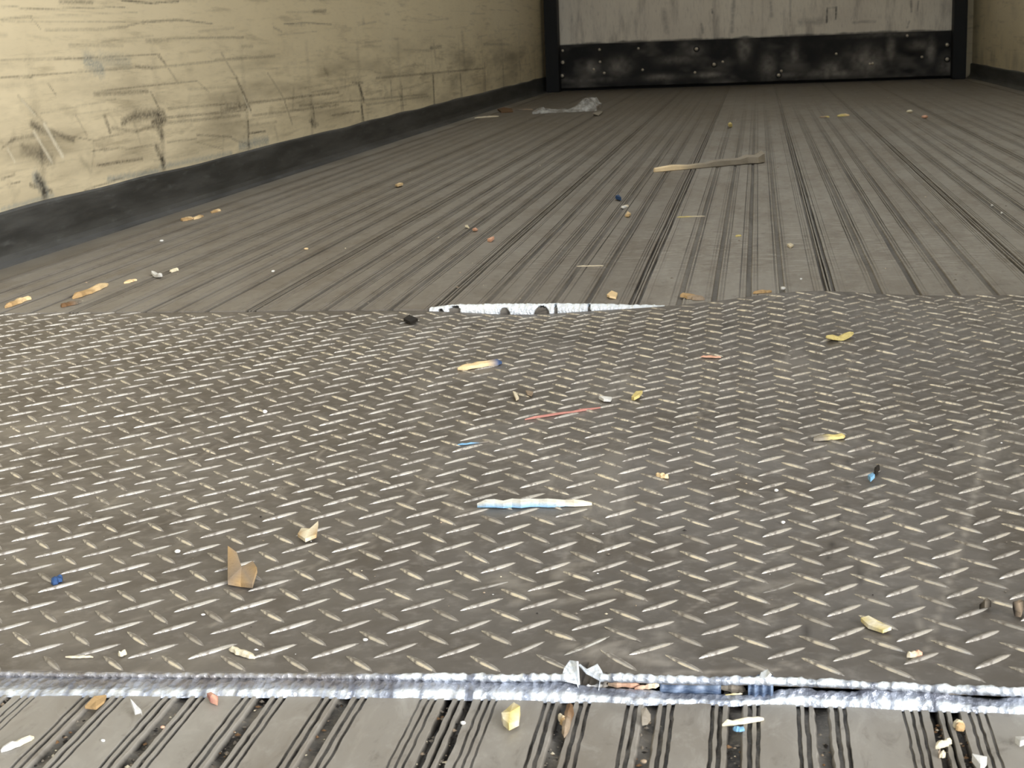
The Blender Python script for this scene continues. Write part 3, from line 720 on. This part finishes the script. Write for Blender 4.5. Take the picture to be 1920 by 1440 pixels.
# ------------------------------------------------------------------ loose debris
def surf(x, y, plate_=None):
    """point on whatever surface lies under that image point"""
    p = pl(x, y)
    if PY0 + .001 < p[1] < PY1 - .001: return np.array([p[0], p[1], p[2] + .0006])
    return on_floor(x, y, 0.0)
CLR = dict(stick=(255, 232, 190), fresh=(240, 212, 164), pale=(226, 214, 186), tan=(190, 158, 112), grey=(150, 142, 128), brown=(116, 88, 60), white=(232, 232, 228),
           blue=(50, 80, 124), sky=(128, 178, 214), pink=(176, 122, 110), yellow=(222, 204, 134), bark=(160, 142, 120), dark=(36, 32, 28), peach=(228, 178, 150), cream=(236, 226, 196), dull=(120, 112, 100))
def C(k): return np.array(lin(*CLR[k]))
def stick(p0, p1, w0, w1, th, c0, c1, split=.5, lift=0.0, name='wood_splinter', seed=0, curl=0.0, tip=.25, n=9, top=None):
    """irregular splinter from image point p0 to p1; widths and thickness in metres"""
    rr = random.Random(seed * 13 + 5)
    a = surf(*p0); b = surf(*p1)
    ctr = (a + b) / 2; d = b - a; d[2] = 0; L = float(np.linalg.norm(d)); ang = math.atan2(d[1], d[0])
    Vv = []; cl = []
    for i_ in range(n):
        t = i_ / (n - 1); x = (t - .5) * L
        wv = (w0 + (w1 - w0) * t) * (.9 + .2 * rr.random()) * ((1 - .5 * abs(2 * t - 1) ** 3) if tip < .5 else (1.0 if t < .86 else 1.35))
        if i_ == 0 or i_ == n - 1: wv *= tip
        oy = (rr.random() - .5) * wv * .35; hz = th * (.75 + .45 * rr.random()) * (.5 if (i_ in (0, n - 1) and tip < .5) else 1) * ((2.3 if t > .82 else 1 + t * .6) if tip >= .5 else 1)
        z0 = lift * t + curl * (2 * t - 1) ** 2
        for (u, v) in ((-.5, .1), (-.42, .75), (-.05, 1.0), (.38, .8), (.5, .15), (.1, 0.0), (-.3, 0.0)):
            Vv.append((x, oy + u * wv, z0 + hz * v + .0001))
            m_ = 1 / (1 + math.exp(-(t - split) * 22)); k_ = .85 + .25 * rr.random()
            cc = (c0 * (1 - m_) + c1 * m_)[:3]
            if top is not None and v > .7 and u < .3: cc = cc * .25 + top[:3] * .75
            cl.append(np.append(cc * k_, 1))
    S = 7
    Q = [(i_ * S + j, i_ * S + (j + 1) % S, (i_ + 1) * S + (j + 1) % S, (i_ + 1) * S + j) for i_ in range(n - 1) for j in range(S)]
    me = mesh_np(name, Vv, quads=[q_[::-1] for q_ in Q], polys=[list(range(S)), list(range((n - 1) * S, n * S))[::-1]])
    cattr(me, 'tint', cl)
    return link(name, me, DEB, None, (ctr[0], ctr[1], min(a[2], b[2])), (0, 0, ang))
def flake(pts, th, c, name='wood_chip', seed=0, warp=.002, c2=None, lift=None):
    """flat chip outlined by image points, warped and given thickness"""
    rr = random.Random(seed * 7 + 3)
    P = np.array([surf(*p) for p in pts]); ctr = P.mean(0); zmin = P[:, 2].min()
    lf = lift or [warp * rr.random() for _ in pts]
    Vv = []; cl = []
    nn = len(pts)
    for s_ in (0, 1):
        for i_, p in enumerate(P):
            Vv.append((p[0] - ctr[0], p[1] - ctr[1], lf[i_] + th * s_ * (.7 + .5 * rr.random())))
            cc = c if c2 is None or i_ % 2 else c2
            cl.append(np.append(cc[:3] * (.8 + .3 * rr.random()), 1))
    for s_ in (0, 1):
        Vv.append((0, 0, float(np.mean(lf)) + th * (.2 + 1.0 * s_))); cl.append(c)
    T = []
    for i_ in range(nn):
        j = (i_ + 1) % nn
        T += [(i_, j, 2 * nn)[::-1], (nn + i_, nn + j, 2 * nn + 1)]
    Q = [(i_, (i_ + 1) % nn, nn + (i_ + 1) % nn, nn + i_) for i_ in range(nn)]
    me = mesh_np(name, Vv, quads=Q, tris=T); cattr(me, 'tint', cl)
    return link(name, me, DEB, None, (ctr[0], ctr[1], zmin))
def blob(x, y, rx, ry, rz, c, name='crumb', seed=0):
    rr = random.Random(seed * 3 + 1)
    p = surf(x, y); sc_px = p[1] / F_PX
    Vv = []; cl = []
    a0 = rr.random() * 6
    for j in range(5):
        ph = -math.pi / 2 + math.pi * j / 4
        for i_ in range(8):
            th = i_ / 8 * 2 * math.pi + a0; k_ = .8 + .4 * rr.random()
            Vv.append((rx * sc_px * math.cos(ph) * math.cos(th) * k_, ry * sc_px * math.cos(ph) * math.sin(th) * k_, rz * sc_px * (math.sin(ph) + 1)))
            cl.append(np.append(c[:3] * (.85 + .25 * rr.random()), 1))
    Q = [(j * 8 + i_, j * 8 + (i_ + 1) % 8, (j + 1) * 8 + (i_ + 1) % 8, (j + 1) * 8 + i_) for j in range(4) for i_ in range(8)]
    me = mesh_np(name, Vv, quads=Q); smooth(me); cattr(me, 'tint', cl)
    return link(name, me, DEB, None, (p[0], p[1], p[2] - .0002))

T = thing
# rear floor
T(stick((1227, 323), (1428, 305), .009, .028, .012, C('stick'), C('grey'), .28, 0, 'wood_stick', 1, 0, .9, 14), 'long weathered wood stick with a bright broken left end on the ribbed floor', 'wood stick')
T(stick((890, 222), (935, 219), .012, .012, .006, C('pale'), C('pale'), seed=2), 'thin pale splinter on the floor left of the crumpled plastic film', 'splinter')
T(stick((966, 207), (999, 206), .02, .02, .006, C('dull'), C('bark'), seed=3), 'dull narrow splinter touching the left end of the plastic film', 'splinter')
T(flake([(933, 207), (945, 203), (960, 206), (962, 211), (940, 212)], .006, C('brown'), 'bark_flake', 4), 'brown flake lying between far pale splinter and plastic film', 'flake')
T(flake([(1112, 217), (1124, 212), (1131, 214), (1122, 218)], .004, C('grey'), 'plastic_scrap', 5, .01), 'small grey scrap just in front of the plastic film right end', 'scrap')
T(stick((1269, 408), (1322, 406), .004, .003, .002, C('yellow'), C('pale'), seed=6), 'thin yellowish straw lying crosswise on ribbed floor below the long stick', 'straw')
T(stick((1081, 500), (1132, 499), .003, .003, .0015, C('pale'), C('pale'), seed=7), 'thin pale straw lying crosswise above the white torn rear weld', 'straw')
T(flake([(1138, 557), (1147, 553), (1158, 556), (1155, 561), (1143, 562)], .003, C('fresh'), 'wood_chip', 8, .003), 'oval tan wood chip just behind the white torn rear weld', 'wood chip')
T(stick((1276, 556), (1320, 563), .016, .02, .005, C('tan'), C('bark'), seed=9), 'tan and brown wood splinter leaning on the rear plate edge', 'splinter')
T(stick((1412, 551), (1447, 548), .010, .008, .004, C('tan'), C('tan'), seed=10), 'small orange tan splinter on the hump of the rear plate edge', 'splinter')
T(flake([(1172, 407), (1177, 402), (1183, 405), (1179, 409)], .004, C('fresh'), 'wood_chip', 11, .003), 'tiny tan chip on floor left of the thin yellowish straw', 'wood chip')
T(stick((1168, 391), (1175, 387), .010, .010, .004, C('white'), C('pale'), seed=12), 'tiny white chip on floor just above the tiny tan chip', 'wood chip')
T(flake([(1154, 376), (1160, 369), (1165, 378)], .006, C('blue'), 'paint_chip', 13, .006), 'tiny blue chip on the ribbed floor left of the long stick', 'paint chip')
T(flake([(741, 351), (752, 347), (756, 350), (746, 353)], .006, C('fresh'), 'wood_chip', 14, .004), 'small tan chip high on the left ribbed floor', 'wood chip')
T(flake([(914, 453), (921, 450), (927, 451), (921, 455)], .004, C('peach'), 'wood_chip', 15, .003), 'pinkish chip on the ribbed floor up from the rear weld', 'wood chip')
T(flake([(872, 428), (877, 425), (880, 429)], .003, C('cream'), 'wood_chip', 16, .003), 'tiny cream chip, left one of the close pair above the pinkish chip', 'wood chip')
T(flake([(886, 434), (892, 431), (896, 433), (891, 436)], .003, C('peach'), 'wood_chip', 17, .003), 'tiny peach chip, right one of the close pair above the pinkish chip', 'wood chip')
T(stick((344, 415), (359, 410), .02, .016, .006, C('tan'), C('fresh'), seed=18), 'short tan splinter by the left scuff rail, leftmost of three in a row', 'splinter')
T(stick((364, 412), (379, 406), .012, .010, .005, C('fresh'), C('tan'), seed=19), 'short tan splinter by the left scuff rail, middle of three in a row', 'splinter')
T(stick((397, 400), (412, 395), .012, .012, .005, C('tan'), C('fresh'), seed=20), 'short tan splinter by the left scuff rail, farthest of three in a row', 'splinter')
T(stick((285, 515), (303, 524), .007, .010, .006, C('white'), C('white'), seed=21, curl=.004), 'bent white plastic scrap on the left ribbed floor', 'scrap')
T(stick((322, 511), (332, 506), .010, .008, .004, C('cream'), C('cream'), seed=22), 'small cream chip right of the bent white plastic scrap', 'wood chip')
T(stick((137, 561), (203, 535), .020, .010, .007, C('tan'), C('fresh'), seed=23), 'bright tan splinter slanting on left floor above the plate edge', 'splinter')
T(stick((116, 577), (150, 567), .012, .014, .005, C('brown'), C('dull'), seed=24), 'dark brown sliver at the foot of bright tan left splinter', 'splinter')
T(stick((10, 578), (57, 560), .012, .014, .006, C('tan'), C('fresh'), seed=25), 'tan splinter at the far left behind the plate edge', 'splinter')
T(stick((233, 532), (256, 526), .010, .008, .004, C('fresh'), C('fresh'), seed=26), 'short tan splinter between bright tan splinter and bent white scrap', 'splinter')
T(blob(303, 453, 4, 4, 2, C('white'), 'plastic_scrap', 27), 'tiny white bit on left floor in line with the scuff rail splinters', 'scrap')
T(blob(512, 510, 4, 5, 2, C('white'), 'plastic_scrap', 28), 'tiny white bit on ribbed floor left of centre', 'scrap')
T(blob(574, 468, 5, 5, 2, C('fresh'), 'wood_chip', 29), 'tiny tan bit on ribbed floor upper right of a white bit', 'wood chip')
T(blob(1468, 543, 5, 8, 3, C('white'), 'plastic_scrap', 30), 'small white pellet right behind the rear plate edge hump', 'pellet')
T(blob(1502, 525, 2.5, 4, 2, C('white'), 'plastic_scrap', 31), 'tiny white pellet beside the dark double floor groove', 'pellet')
T(flake([(1476, 462), (1482, 460), (1488, 463), (1482, 466)], .003, C('pale'), 'wood_chip', 32), 'pale chip on floor left of the dark double groove', 'wood chip')
T(stick((1379, 444), (1390, 443), .006, .006, .003, C('yellow'), C('yellow'), seed=33), 'short yellow chip on the floor right of the crosswise straws', 'wood chip')
T(flake([(1365, 239), (1369, 236), (1373, 239), (1368, 241)], .01, C('yellow'), 'wood_chip', 34, .008), 'yellowish chip on far floor up from the right end of the long stick', 'wood chip')
T(blob(1706, 212, 6, 6, 3, C('cream'), 'wood_chip', 35), 'cream chip on dark far right floor', 'wood chip')
T(blob(1734, 222, 6, 6, 3, C('peach'), 'wood_chip', 36), 'peach chip on dark far right floor below a cream chip', 'wood chip')
T(stick((1572, 219), (1588, 217), .03, .03, .008, C('yellow'), C('fresh'), seed=37), 'yellowish chip at the right end of a pale smear on far floor', 'wood chip')
T(stick((1540, 221), (1552, 220), .03, .03, .006, C('bark'), C('yellow'), seed=38), 'dull yellowish chip left beside the brighter one on far floor', 'wood chip')
T(blob(1860, 387, 2.5, 3, 2, C('white'), 'plastic_scrap', 39), 'white speck in right hand floor groove, upper of two', 'pellet')
T(blob(1878, 401, 2.5, 3, 2, C('white'), 'plastic_scrap', 40), 'white speck in right hand floor groove, lower of two', 'pellet')
# crumpled film
nu, nv = 34, 12
a = on_floor(1002, 214); b = on_floor(1120, 207)
Vv = []
for i_ in range(nu):
    for j in range(nv):
        u = i_ / (nu - 1); v = j / (nv - 1)
        px = a * (1 - u) + b * u
        dep = .28 * (.35 + .65 * u)
        ridge = .046 * math.exp(-((u - .82) / .16) ** 2) + .014 * math.exp(-((u - .12) / .12) ** 2) + .014
        nz = fbm(np.array([u * 9.]), np.array([v * 4.]), 3)[0]
        Vv.append((px[0] + .03 * (nz - .5), px[1] + (v - .3) * dep + .05 * (nz - .5), max(.002, ridge * math.sin(math.pi * v) ** .8 * (.35 + 1.2 * nz))))
Vv = np.array(Vv); ctr = Vv.mean(0); ctr[2] = 0
me = mesh_np('plastic_film', Vv - ctr, quads=grid_faces(nu, nv))
T(link('plastic_film', me, FILM, None, tuple(ctr)), 'crumpled clear plastic film on the dark floor near the bulkhead', 'plastic film')
# on the plate
T(stick((858, 695), (941, 683), .017, .011, .0055, C('fresh'), C('blue'), .74, 0, seed=41), 'pointed tan wood chip with a blue right end on the plate', 'wood chip')
T(stick((1549, 642), (1600, 633), .014, .010, .005, C('yellow'), C('yellow'), seed=42, curl=.004), 'yellow curled splinter on the plate at right rear', 'splinter')
T(stick((984, 789), (1126, 766), .0015, .0045, .0022, C('pink'), C('pink'), seed=43), 'long thin pink splinter in the middle of the plate', 'splinter')
T(flake([(962, 744), (968, 742), (973, 750), (968, 755)], .002, C('pale'), 'wood_chip', 44, .004), 'small pale curled chip on plate, left of two above pink splinter', 'wood chip')
T(flake([(986, 741), (993, 737), (1000, 741), (997, 747), (989, 746)], .002, C('bark'), 'wood_chip', 45, .004), 'small round brown grey chip on plate above the pink splinter', 'wood chip')
T(flake([(1123, 751), (1134, 749), (1147, 751), (1145, 757), (1132, 756)], .003, C('white'), 'plastic_scrap', 46, .002), 'white scrap just above the right end of pink splinter', 'scrap')
T(flake([(1184, 752), (1193, 745), (1205, 743), (1199, 751), (1189, 754)], .003, C('yellow'), 'wood_chip', 47, .004), 'small yellow flake to the right of the white scrap', 'flake')
T(stick((895, 953), (1110, 948), .008, .008, .0055, C('sky'), C('cream'), .80, 0, seed=48, tip=.12, n=14, top=C('pale')), 'long pointed splinter with pale blue paint in the middle of plate', 'splinter')
T(flake([(559, 1013), (566, 1004), (592, 1006), (598, 997), (594, 1016), (573, 1020)], .003, C('cream'), 'wood_chip', 49, .004, C('tan'), [.002, .003, .003, .005, .003, .001]), 'curled cream wood chip with an upturned tip on left of the plate', 'wood chip')
T(flake([(429, 1047), (446, 1058), (450, 1082), (476, 1078), (484, 1094), (474, 1110), (452, 1103), (428, 1102)], .003, C('bark'), 'bark_flake', 50, .004, C('tan'), [.006, .005, .002, .007, .008, .003, .001, .002]), 'large brown folded bark flake standing up on left of plate', 'flake')
T(stick((100, 1099), (116, 1087), .006, .005, .004, C('blue'), C('blue'), seed=51), 'small dark blue chip on plate at far left', 'paint chip')
T(stick((1525, 828), (1584, 821), .010, .009, .004, C('grey'), C('yellow'), .4, 0, seed=52), 'grey and yellow splinter on right of the plate', 'splinter')
T(flake([(1627, 901), (1636, 898), (1640, 903), (1632, 906)], .003, C('sky'), 'paint_chip', 53, .003), 'tiny bright blue chip on the right of plate', 'paint chip')
T(flake([(1614, 1170), (1628, 1169), (1655, 1176), (1671, 1188), (1655, 1190), (1628, 1181)], .0022, C('cream'), 'wood_chip', 54, .002, C('yellow')), 'cream seed-shaped wood chip on lower right of the plate', 'wood chip')
T(stick((1700, 1234), (1729, 1230), .004, .004, .003, C('pale'), C('peach'), seed=55), 'short pale chip below the seed-shaped chip near front weld', 'wood chip')
T(stick((430, 1222), (478, 1236), .004, .005, .003, C('cream'), C('cream'), seed=56), 'cream splinter near the front weld on left of the plate', 'splinter')
T(stick((413, 1270), (443, 1257), .003, .004, .003, C('yellow'), C('yellow'), seed=57), 'small yellow splinter lying by the front weld on the left', 'splinter')
T(stick((123, 1235), (175, 1234), .002, .002, .0013, C('pale'), C('pale'), seed=58), 'thin pale straw at the lower left of the plate', 'straw')
T(stick((222, 1232), (238, 1229), .004, .004, .003, C('cream'), C('cream'), seed=59), 'short cream chip right of the thin pale straw on plate', 'wood chip')
T(blob(333, 1038, 6, 6, 4, C('white'), 'plastic_scrap', 60), 'white scrap on plate above the brown bark flake', 'scrap')
T(blob(497, 776, 5, 5, 4, C('white'), 'plastic_scrap', 61), 'white crumb at left rear of the plate', 'crumb')
T(blob(685, 1203, 6, 5, 3, C('white'), 'pellet', 62), 'white pellet stuck to a lug above the front weld', 'pellet')
T(blob(1455, 923, 4.5, 4.5, 3, C('white'), 'pellet', 63), 'white pellet on right of plate, upper of two', 'pellet')
T(blob(1468, 983, 4.5, 4.5, 3, C('white'), 'pellet', 64), 'white pellet on right of plate, lower of two', 'pellet')
T(blob(381, 1155, 5, 4, 2, C('white'), 'crumb', 65), 'white crumb below the brown bark flake', 'crumb')
T(stick((1230, 893), (1253, 899), .005, .005, .003, C('fresh'), C('fresh'), seed=66), 'small tan chip right of and above the blue painted splinter', 'wood chip')
T(stick((858, 836), (925, 828), .003, .002, .0014, C('sky'), C('dull'), seed=67), 'thin faded blue sliver on the plate below the pink splinter', 'splinter')
T(stick((1314, 671), (1352, 672), .004, .004, .002, C('peach'), C('peach'), seed=68), 'thin pinkish straw at rear middle right of plate', 'straw')
T(flake([(1836, 1146), (1850, 1138), (1858, 1142), (1846, 1152)], .004, C('dull'), 'dirt_clump', 69, .004, C('dark')), 'dark dirt clump at the right side of the plate', 'clump')
T(flake([(1898, 1152), (1912, 1146), (1920, 1150), (1914, 1162), (1902, 1160)], .004, C('bark'), 'dirt_clump', 70, .004, C('dark')), 'rusty dirt clump at the right frame edge of plate', 'clump')
T(flake([(757, 606), (768, 601), (784, 606), (770, 610)], .004, C('dark'), 'dirt_clump', 71, .003), 'black dirt clump at rear of plate left of torn weld', 'clump')
T(stick((1642, 893), (1646, 880), .003, .003, .004, C('dark'), C('dark'), seed=72), 'tiny dark twig above the bright blue chip', 'twig')
# front floor
T(flake([(160, 1332), (178, 1318), (200, 1310), (196, 1322), (181, 1337), (170, 1334)], .0018, C('tan'), 'wood_chip', 73, .003), 'tan wood chip in a floor groove at front left', 'wood chip')
T(flake([(247, 1337), (256, 1339), (267, 1345), (266, 1350), (254, 1347)], .003, C('white'), 'plastic_scrap', 74, .004, None, [.006, .002, .001, .004, .002]), 'white curled scrap on the front left floor', 'scrap')
T(flake([(389, 1314), (397, 1312), (410, 1319), (408, 1324), (395, 1322)], .003, C('peach'), 'wood_chip', 75, .003, C('pink')), 'pink and cream chip close under the front weld', 'wood chip')
T(stick((2, 1411), (64, 1385), .006, .003, .003, C('white'), C('cream'), seed=76), 'white splinter at the bottom left corner of the floor', 'splinter')
T(blob(193, 1390, 6, 4, 3, C('white'), 'crumb', 77), 'white crumb on front floor right of the white corner splinter', 'crumb')
T(blob(305, 1365, 5, 4, 3, C('peach'), 'crumb', 78), 'peach crumb in the front floor groove at left', 'crumb')
T(flake([(941, 1360), (950, 1345), (964, 1339), (976, 1349), (973, 1367), (955, 1377), (944, 1370)], .004, C('yellow'), 'wood_chip', 79, .004, C('cream')), 'chunky yellow wood chip at front centre below the weld', 'wood chip')
T(blob(868, 1358, 6, 5, 4, C('white'), 'pellet', 80), 'white pellet in the dark double groove at front', 'pellet')
T(stick((1058, 1384), (1068, 1328), .004, .005, .005, C('bark'), C('brown'), seed=81), 'brown twig lying along a groove right of the yellow chip', 'twig')
T(stick((1050, 1346), (1060, 1366), .003, .003, .004, C('pale'), C('tan'), seed=82), 'pale sliver crossing the left of the brown twig', 'splinter')
T(flake([(1202, 1352), (1212, 1345), (1220, 1352), (1214, 1362), (1204, 1362)], .005, C('grey'), 'dirt_clump', 83, .003), 'grey crumbly clump in a groove at front centre right', 'clump')
T(blob(1207, 1430, 7, 6, 4, C('bark'), 'dirt_clump', 84), 'brown crumbly clump at bottom edge below the grey clump', 'clump')
T(stick((1354, 1362), (1432, 1351), .003, .004, .003, C('cream'), C('cream'), seed=85), 'thin cream splinter lying across grooves at front right', 'splinter')
T(stick((1374, 1369), (1396, 1371), .004, .004, .002, C('sky'), C('sky'), seed=86), 'pale bluish sliver just below the thin cream splinter', 'splinter')
T(stick((1789, 1360), (1806, 1372), .005, .005, .004, C('cream'), C('tan'), seed=87), 'cream chip in the right front double groove', 'wood chip')
T(stick((1754, 1405), (1784, 1393), .004, .003, .003, C('cream'), C('cream'), seed=88), 'cream splinter in the right front groove below a cream chip', 'splinter')
T(flake([(1822, 1432), (1850, 1436), (1838, 1450)], .004, C('white'), 'plastic_scrap', 89, .003), 'white triangular scrap at the bottom right frame edge', 'scrap')
T(flake([(1903, 1393), (1921, 1399), (1922, 1405), (1912, 1404)], .003, C('white'), 'plastic_scrap', 90, .003), 'white scrap at right frame edge under the front weld', 'scrap')
T(stick((1759, 1418), (1772, 1421), .005, .004, .003, C('bark'), C('cream'), seed=91), 'short pale bit below the cream splinter in the right groove', 'splinter')
# under the lifted front edge
def sheet_under(name, x0, x1, top, bot, dy, mat, amp=.0008):
    nu, nv = 26, 8; Vv = []
    for i_ in range(nu):
        u = i_ / (nu - 1)
        for j in range(nv):
            v = j / (nv - 1)
            p = on_y(x0 + (x1 - x0) * u, bot + (top - bot) * v, PY0 + dy)
            Vv.append((p[0], p[1] - .002 * math.sin(v * math.pi) + amp * math.sin(u * 19) , p[2] + amp * .4 * math.sin(u * 11 + v * 3)))
    Vv = np.array(Vv); ctr = Vv.mean(0); ctr[2] = Vv[:, 2].min()
    me = mesh_np(name, Vv - ctr, quads=grid_faces(nu, nv)); smooth(me)
    o = link(name, me, mat, None, tuple(ctr)); md = o.modifiers.new('solid', 'SOLIDIFY'); md.thickness = .0006
    return o
T(sheet_under('plastic_strip', 1238, 1352, 1278, 1307, .004, BLUEF), 'blue grey plastic strip showing under the lifted front plate edge', 'plastic strip')
T(sheet_under('plastic_strip', 1404, 1450, 1268, 1310, .001, BLUEF, .0012), 'bunched blue plastic poking out beneath the right torn flap', 'plastic strip')
def under(name, x0, y0, x1, y1, wd, c0, c1, seed, dy=.003):
    a = on_y(x0, y0, PY0 + dy); b = on_y(x1, y1, PY0 + dy); rr = random.Random(seed); n_ = 8
    Vv = []; cl = []
    ctr = (a + b) / 2; ctr[2] = min(a[2], b[2])
    for i_ in range(n_):
        t = i_ / (n_ - 1); p = a * (1 - t) + b * t - ctr; hw = wd * (.6 + .7 * rr.random()) * (.4 if i_ in (0, n_ - 1) else 1)
        for k in range(6):
            an = k / 6 * 2 * math.pi; Vv.append((p[0], p[1] + hw * math.cos(an) * .7, p[2] + hw * math.sin(an) + hw * .3)); cl.append(np.append((c0 * (1 - t) + c1 * t)[:3] * (.75 + .45 * rr.random()), 1))
    Q = [(i_ * 6 + k, i_ * 6 + (k + 1) % 6, (i_ + 1) * 6 + (k + 1) % 6, (i_ + 1) * 6 + k) for i_ in range(n_ - 1) for k in range(6)]
    me = mesh_np(name, Vv, quads=Q, polys=[list(range(6)), list(range((n_ - 1) * 6, n_ * 6))]); cattr(me, 'tint', cl)
    return link(name, me, DEB, None, tuple(ctr))
T(under('plastic_scrap', 1096, 1290, 1140, 1286, .0014, C('white'), C('dull'), 92, .001), 'white folded scrap under the torn corner of the front edge', 'scrap')
T(under('dirt_clump', 1140, 1284, 1200, 1286, .0019, C('bark'), C('peach'), 93), 'tan rubble wedged under the front edge left of blue strip', 'clump')
T(under('wood_chip', 1190, 1292, 1236, 1285, .0016, C('peach'), C('cream'), 94, .001), 'peach crumb row touching left end of the blue plastic strip', 'wood chip')
T(under('dirt_clump', 1352, 1290, 1398, 1294, .0026, C('grey'), C('dull'), 95, .005), 'greenish grey clump between the two blue plastic pieces', 'clump')
T(under('straw_bit', 1360, 1303, 1392, 1301, .0005, C('yellow'), C('cream'), 96, -.001), 'thin yellow straw bit in front of the greenish clump', 'straw')

# loose grit too small and too many to count
LUGA = np.array(lugs)
def on_lug(x, y):
    d = LUGA[:, :2] - (x, y); k = (np.abs(d).max(1) < .016)
    for q_, kd in zip(d[k], LUGA[k, 2]):
        a_ = math.pi / 4 if kd == 0 else -math.pi / 4
        if abs(-q_[0] * math.sin(a_) + q_[1] * math.cos(a_)) < .0048: return True
    return False
def grit(name, n, xr, yr, zf, cols, rmin, rmax, seed, clear=False, lines=None):
    rg = np.random.RandomState(seed); Vv = []; Q = []; cl = []; nb = 0
    oct_v = np.array([(1, 0, 0), (0, 1, 0), (-1, 0, 0), (0, -1, 0), (0, 0, 1), (0, 0, -.02)])
    oct_t = [(0, 1, 4), (1, 2, 4), (2, 3, 4), (3, 0, 4), (1, 0, 5), (2, 1, 5), (3, 2, 5), (0, 3, 5)]
    for k in range(n):
        x = rg.uniform(*xr); y = yr[0] + (yr[1] - yr[0]) * rg.rand() ** 1.3; r = rmin + (rmax - rmin) * rg.rand() ** 3
        s = r * rg.uniform(.5, 1.3, 3); s[2] *= .6
        if lines is not None and k % 5: x = lines[rg.randint(len(lines))] + rg.uniform(-.003, .003)
        if clear and on_lug(x, y): continue
        Vv.append(oct_v * s + [x, y, zf(x, y)]); Q += [tuple(np.array(t) + nb) for t in oct_t]; nb += 6
        c = C(cols[rg.randint(len(cols))]); cl += [c] * 6
    me = mesh_np(name, np.concatenate(Vv), tris=Q); cattr(me, 'tint', np.array(cl))
    o = link(name, me, DEB); o['kind'] = 'stuff'; return o
o = grit('grit', 420, (-1.0, .36), (PY0 + .02, PY1 - .02), lambda x, y: float(plate_z(x, y)) + .0005, ['white', 'pale', 'dull', 'dark', 'bark', 'dull'], .0004, .0016, 3, True)
o['label'] = 'fine loose grit scattered over the tread plate'; o['category'] = 'grit'
o = grit('grit', 500, (-1.1, 1.1), (PY1 + .02, 7.5), lambda x, y: 0.0, ['bark', 'pale', 'dull', 'dull', 'bark'], .0008, .003, 4)
o['label'] = 'fine loose grit scattered over the ribbed rear floor'; o['category'] = 'grit'
GL = [SEAM[i] + fr_ * (SEAM[i + 1] - SEAM[i]) for i in range(2, 6) for fr_ in (.231, .406, .581, .755)] + [SEAM[i] + d_ for i in range(3, 7) for d_ in (-.0055, .0055)] * 2
o = grit('grit', 1500, (-.45, .16), (.62, .742), lambda x, y: -.0022, ['bark', 'dull', 'dark', 'dull', 'dark', 'dull', 'brown', 'pale', 'brown', 'dull', 'dark'], .0006, .0022, 5, False, GL)
o['label'] = 'fine loose grit scattered over the front floor strip'; o['category'] = 'grit'
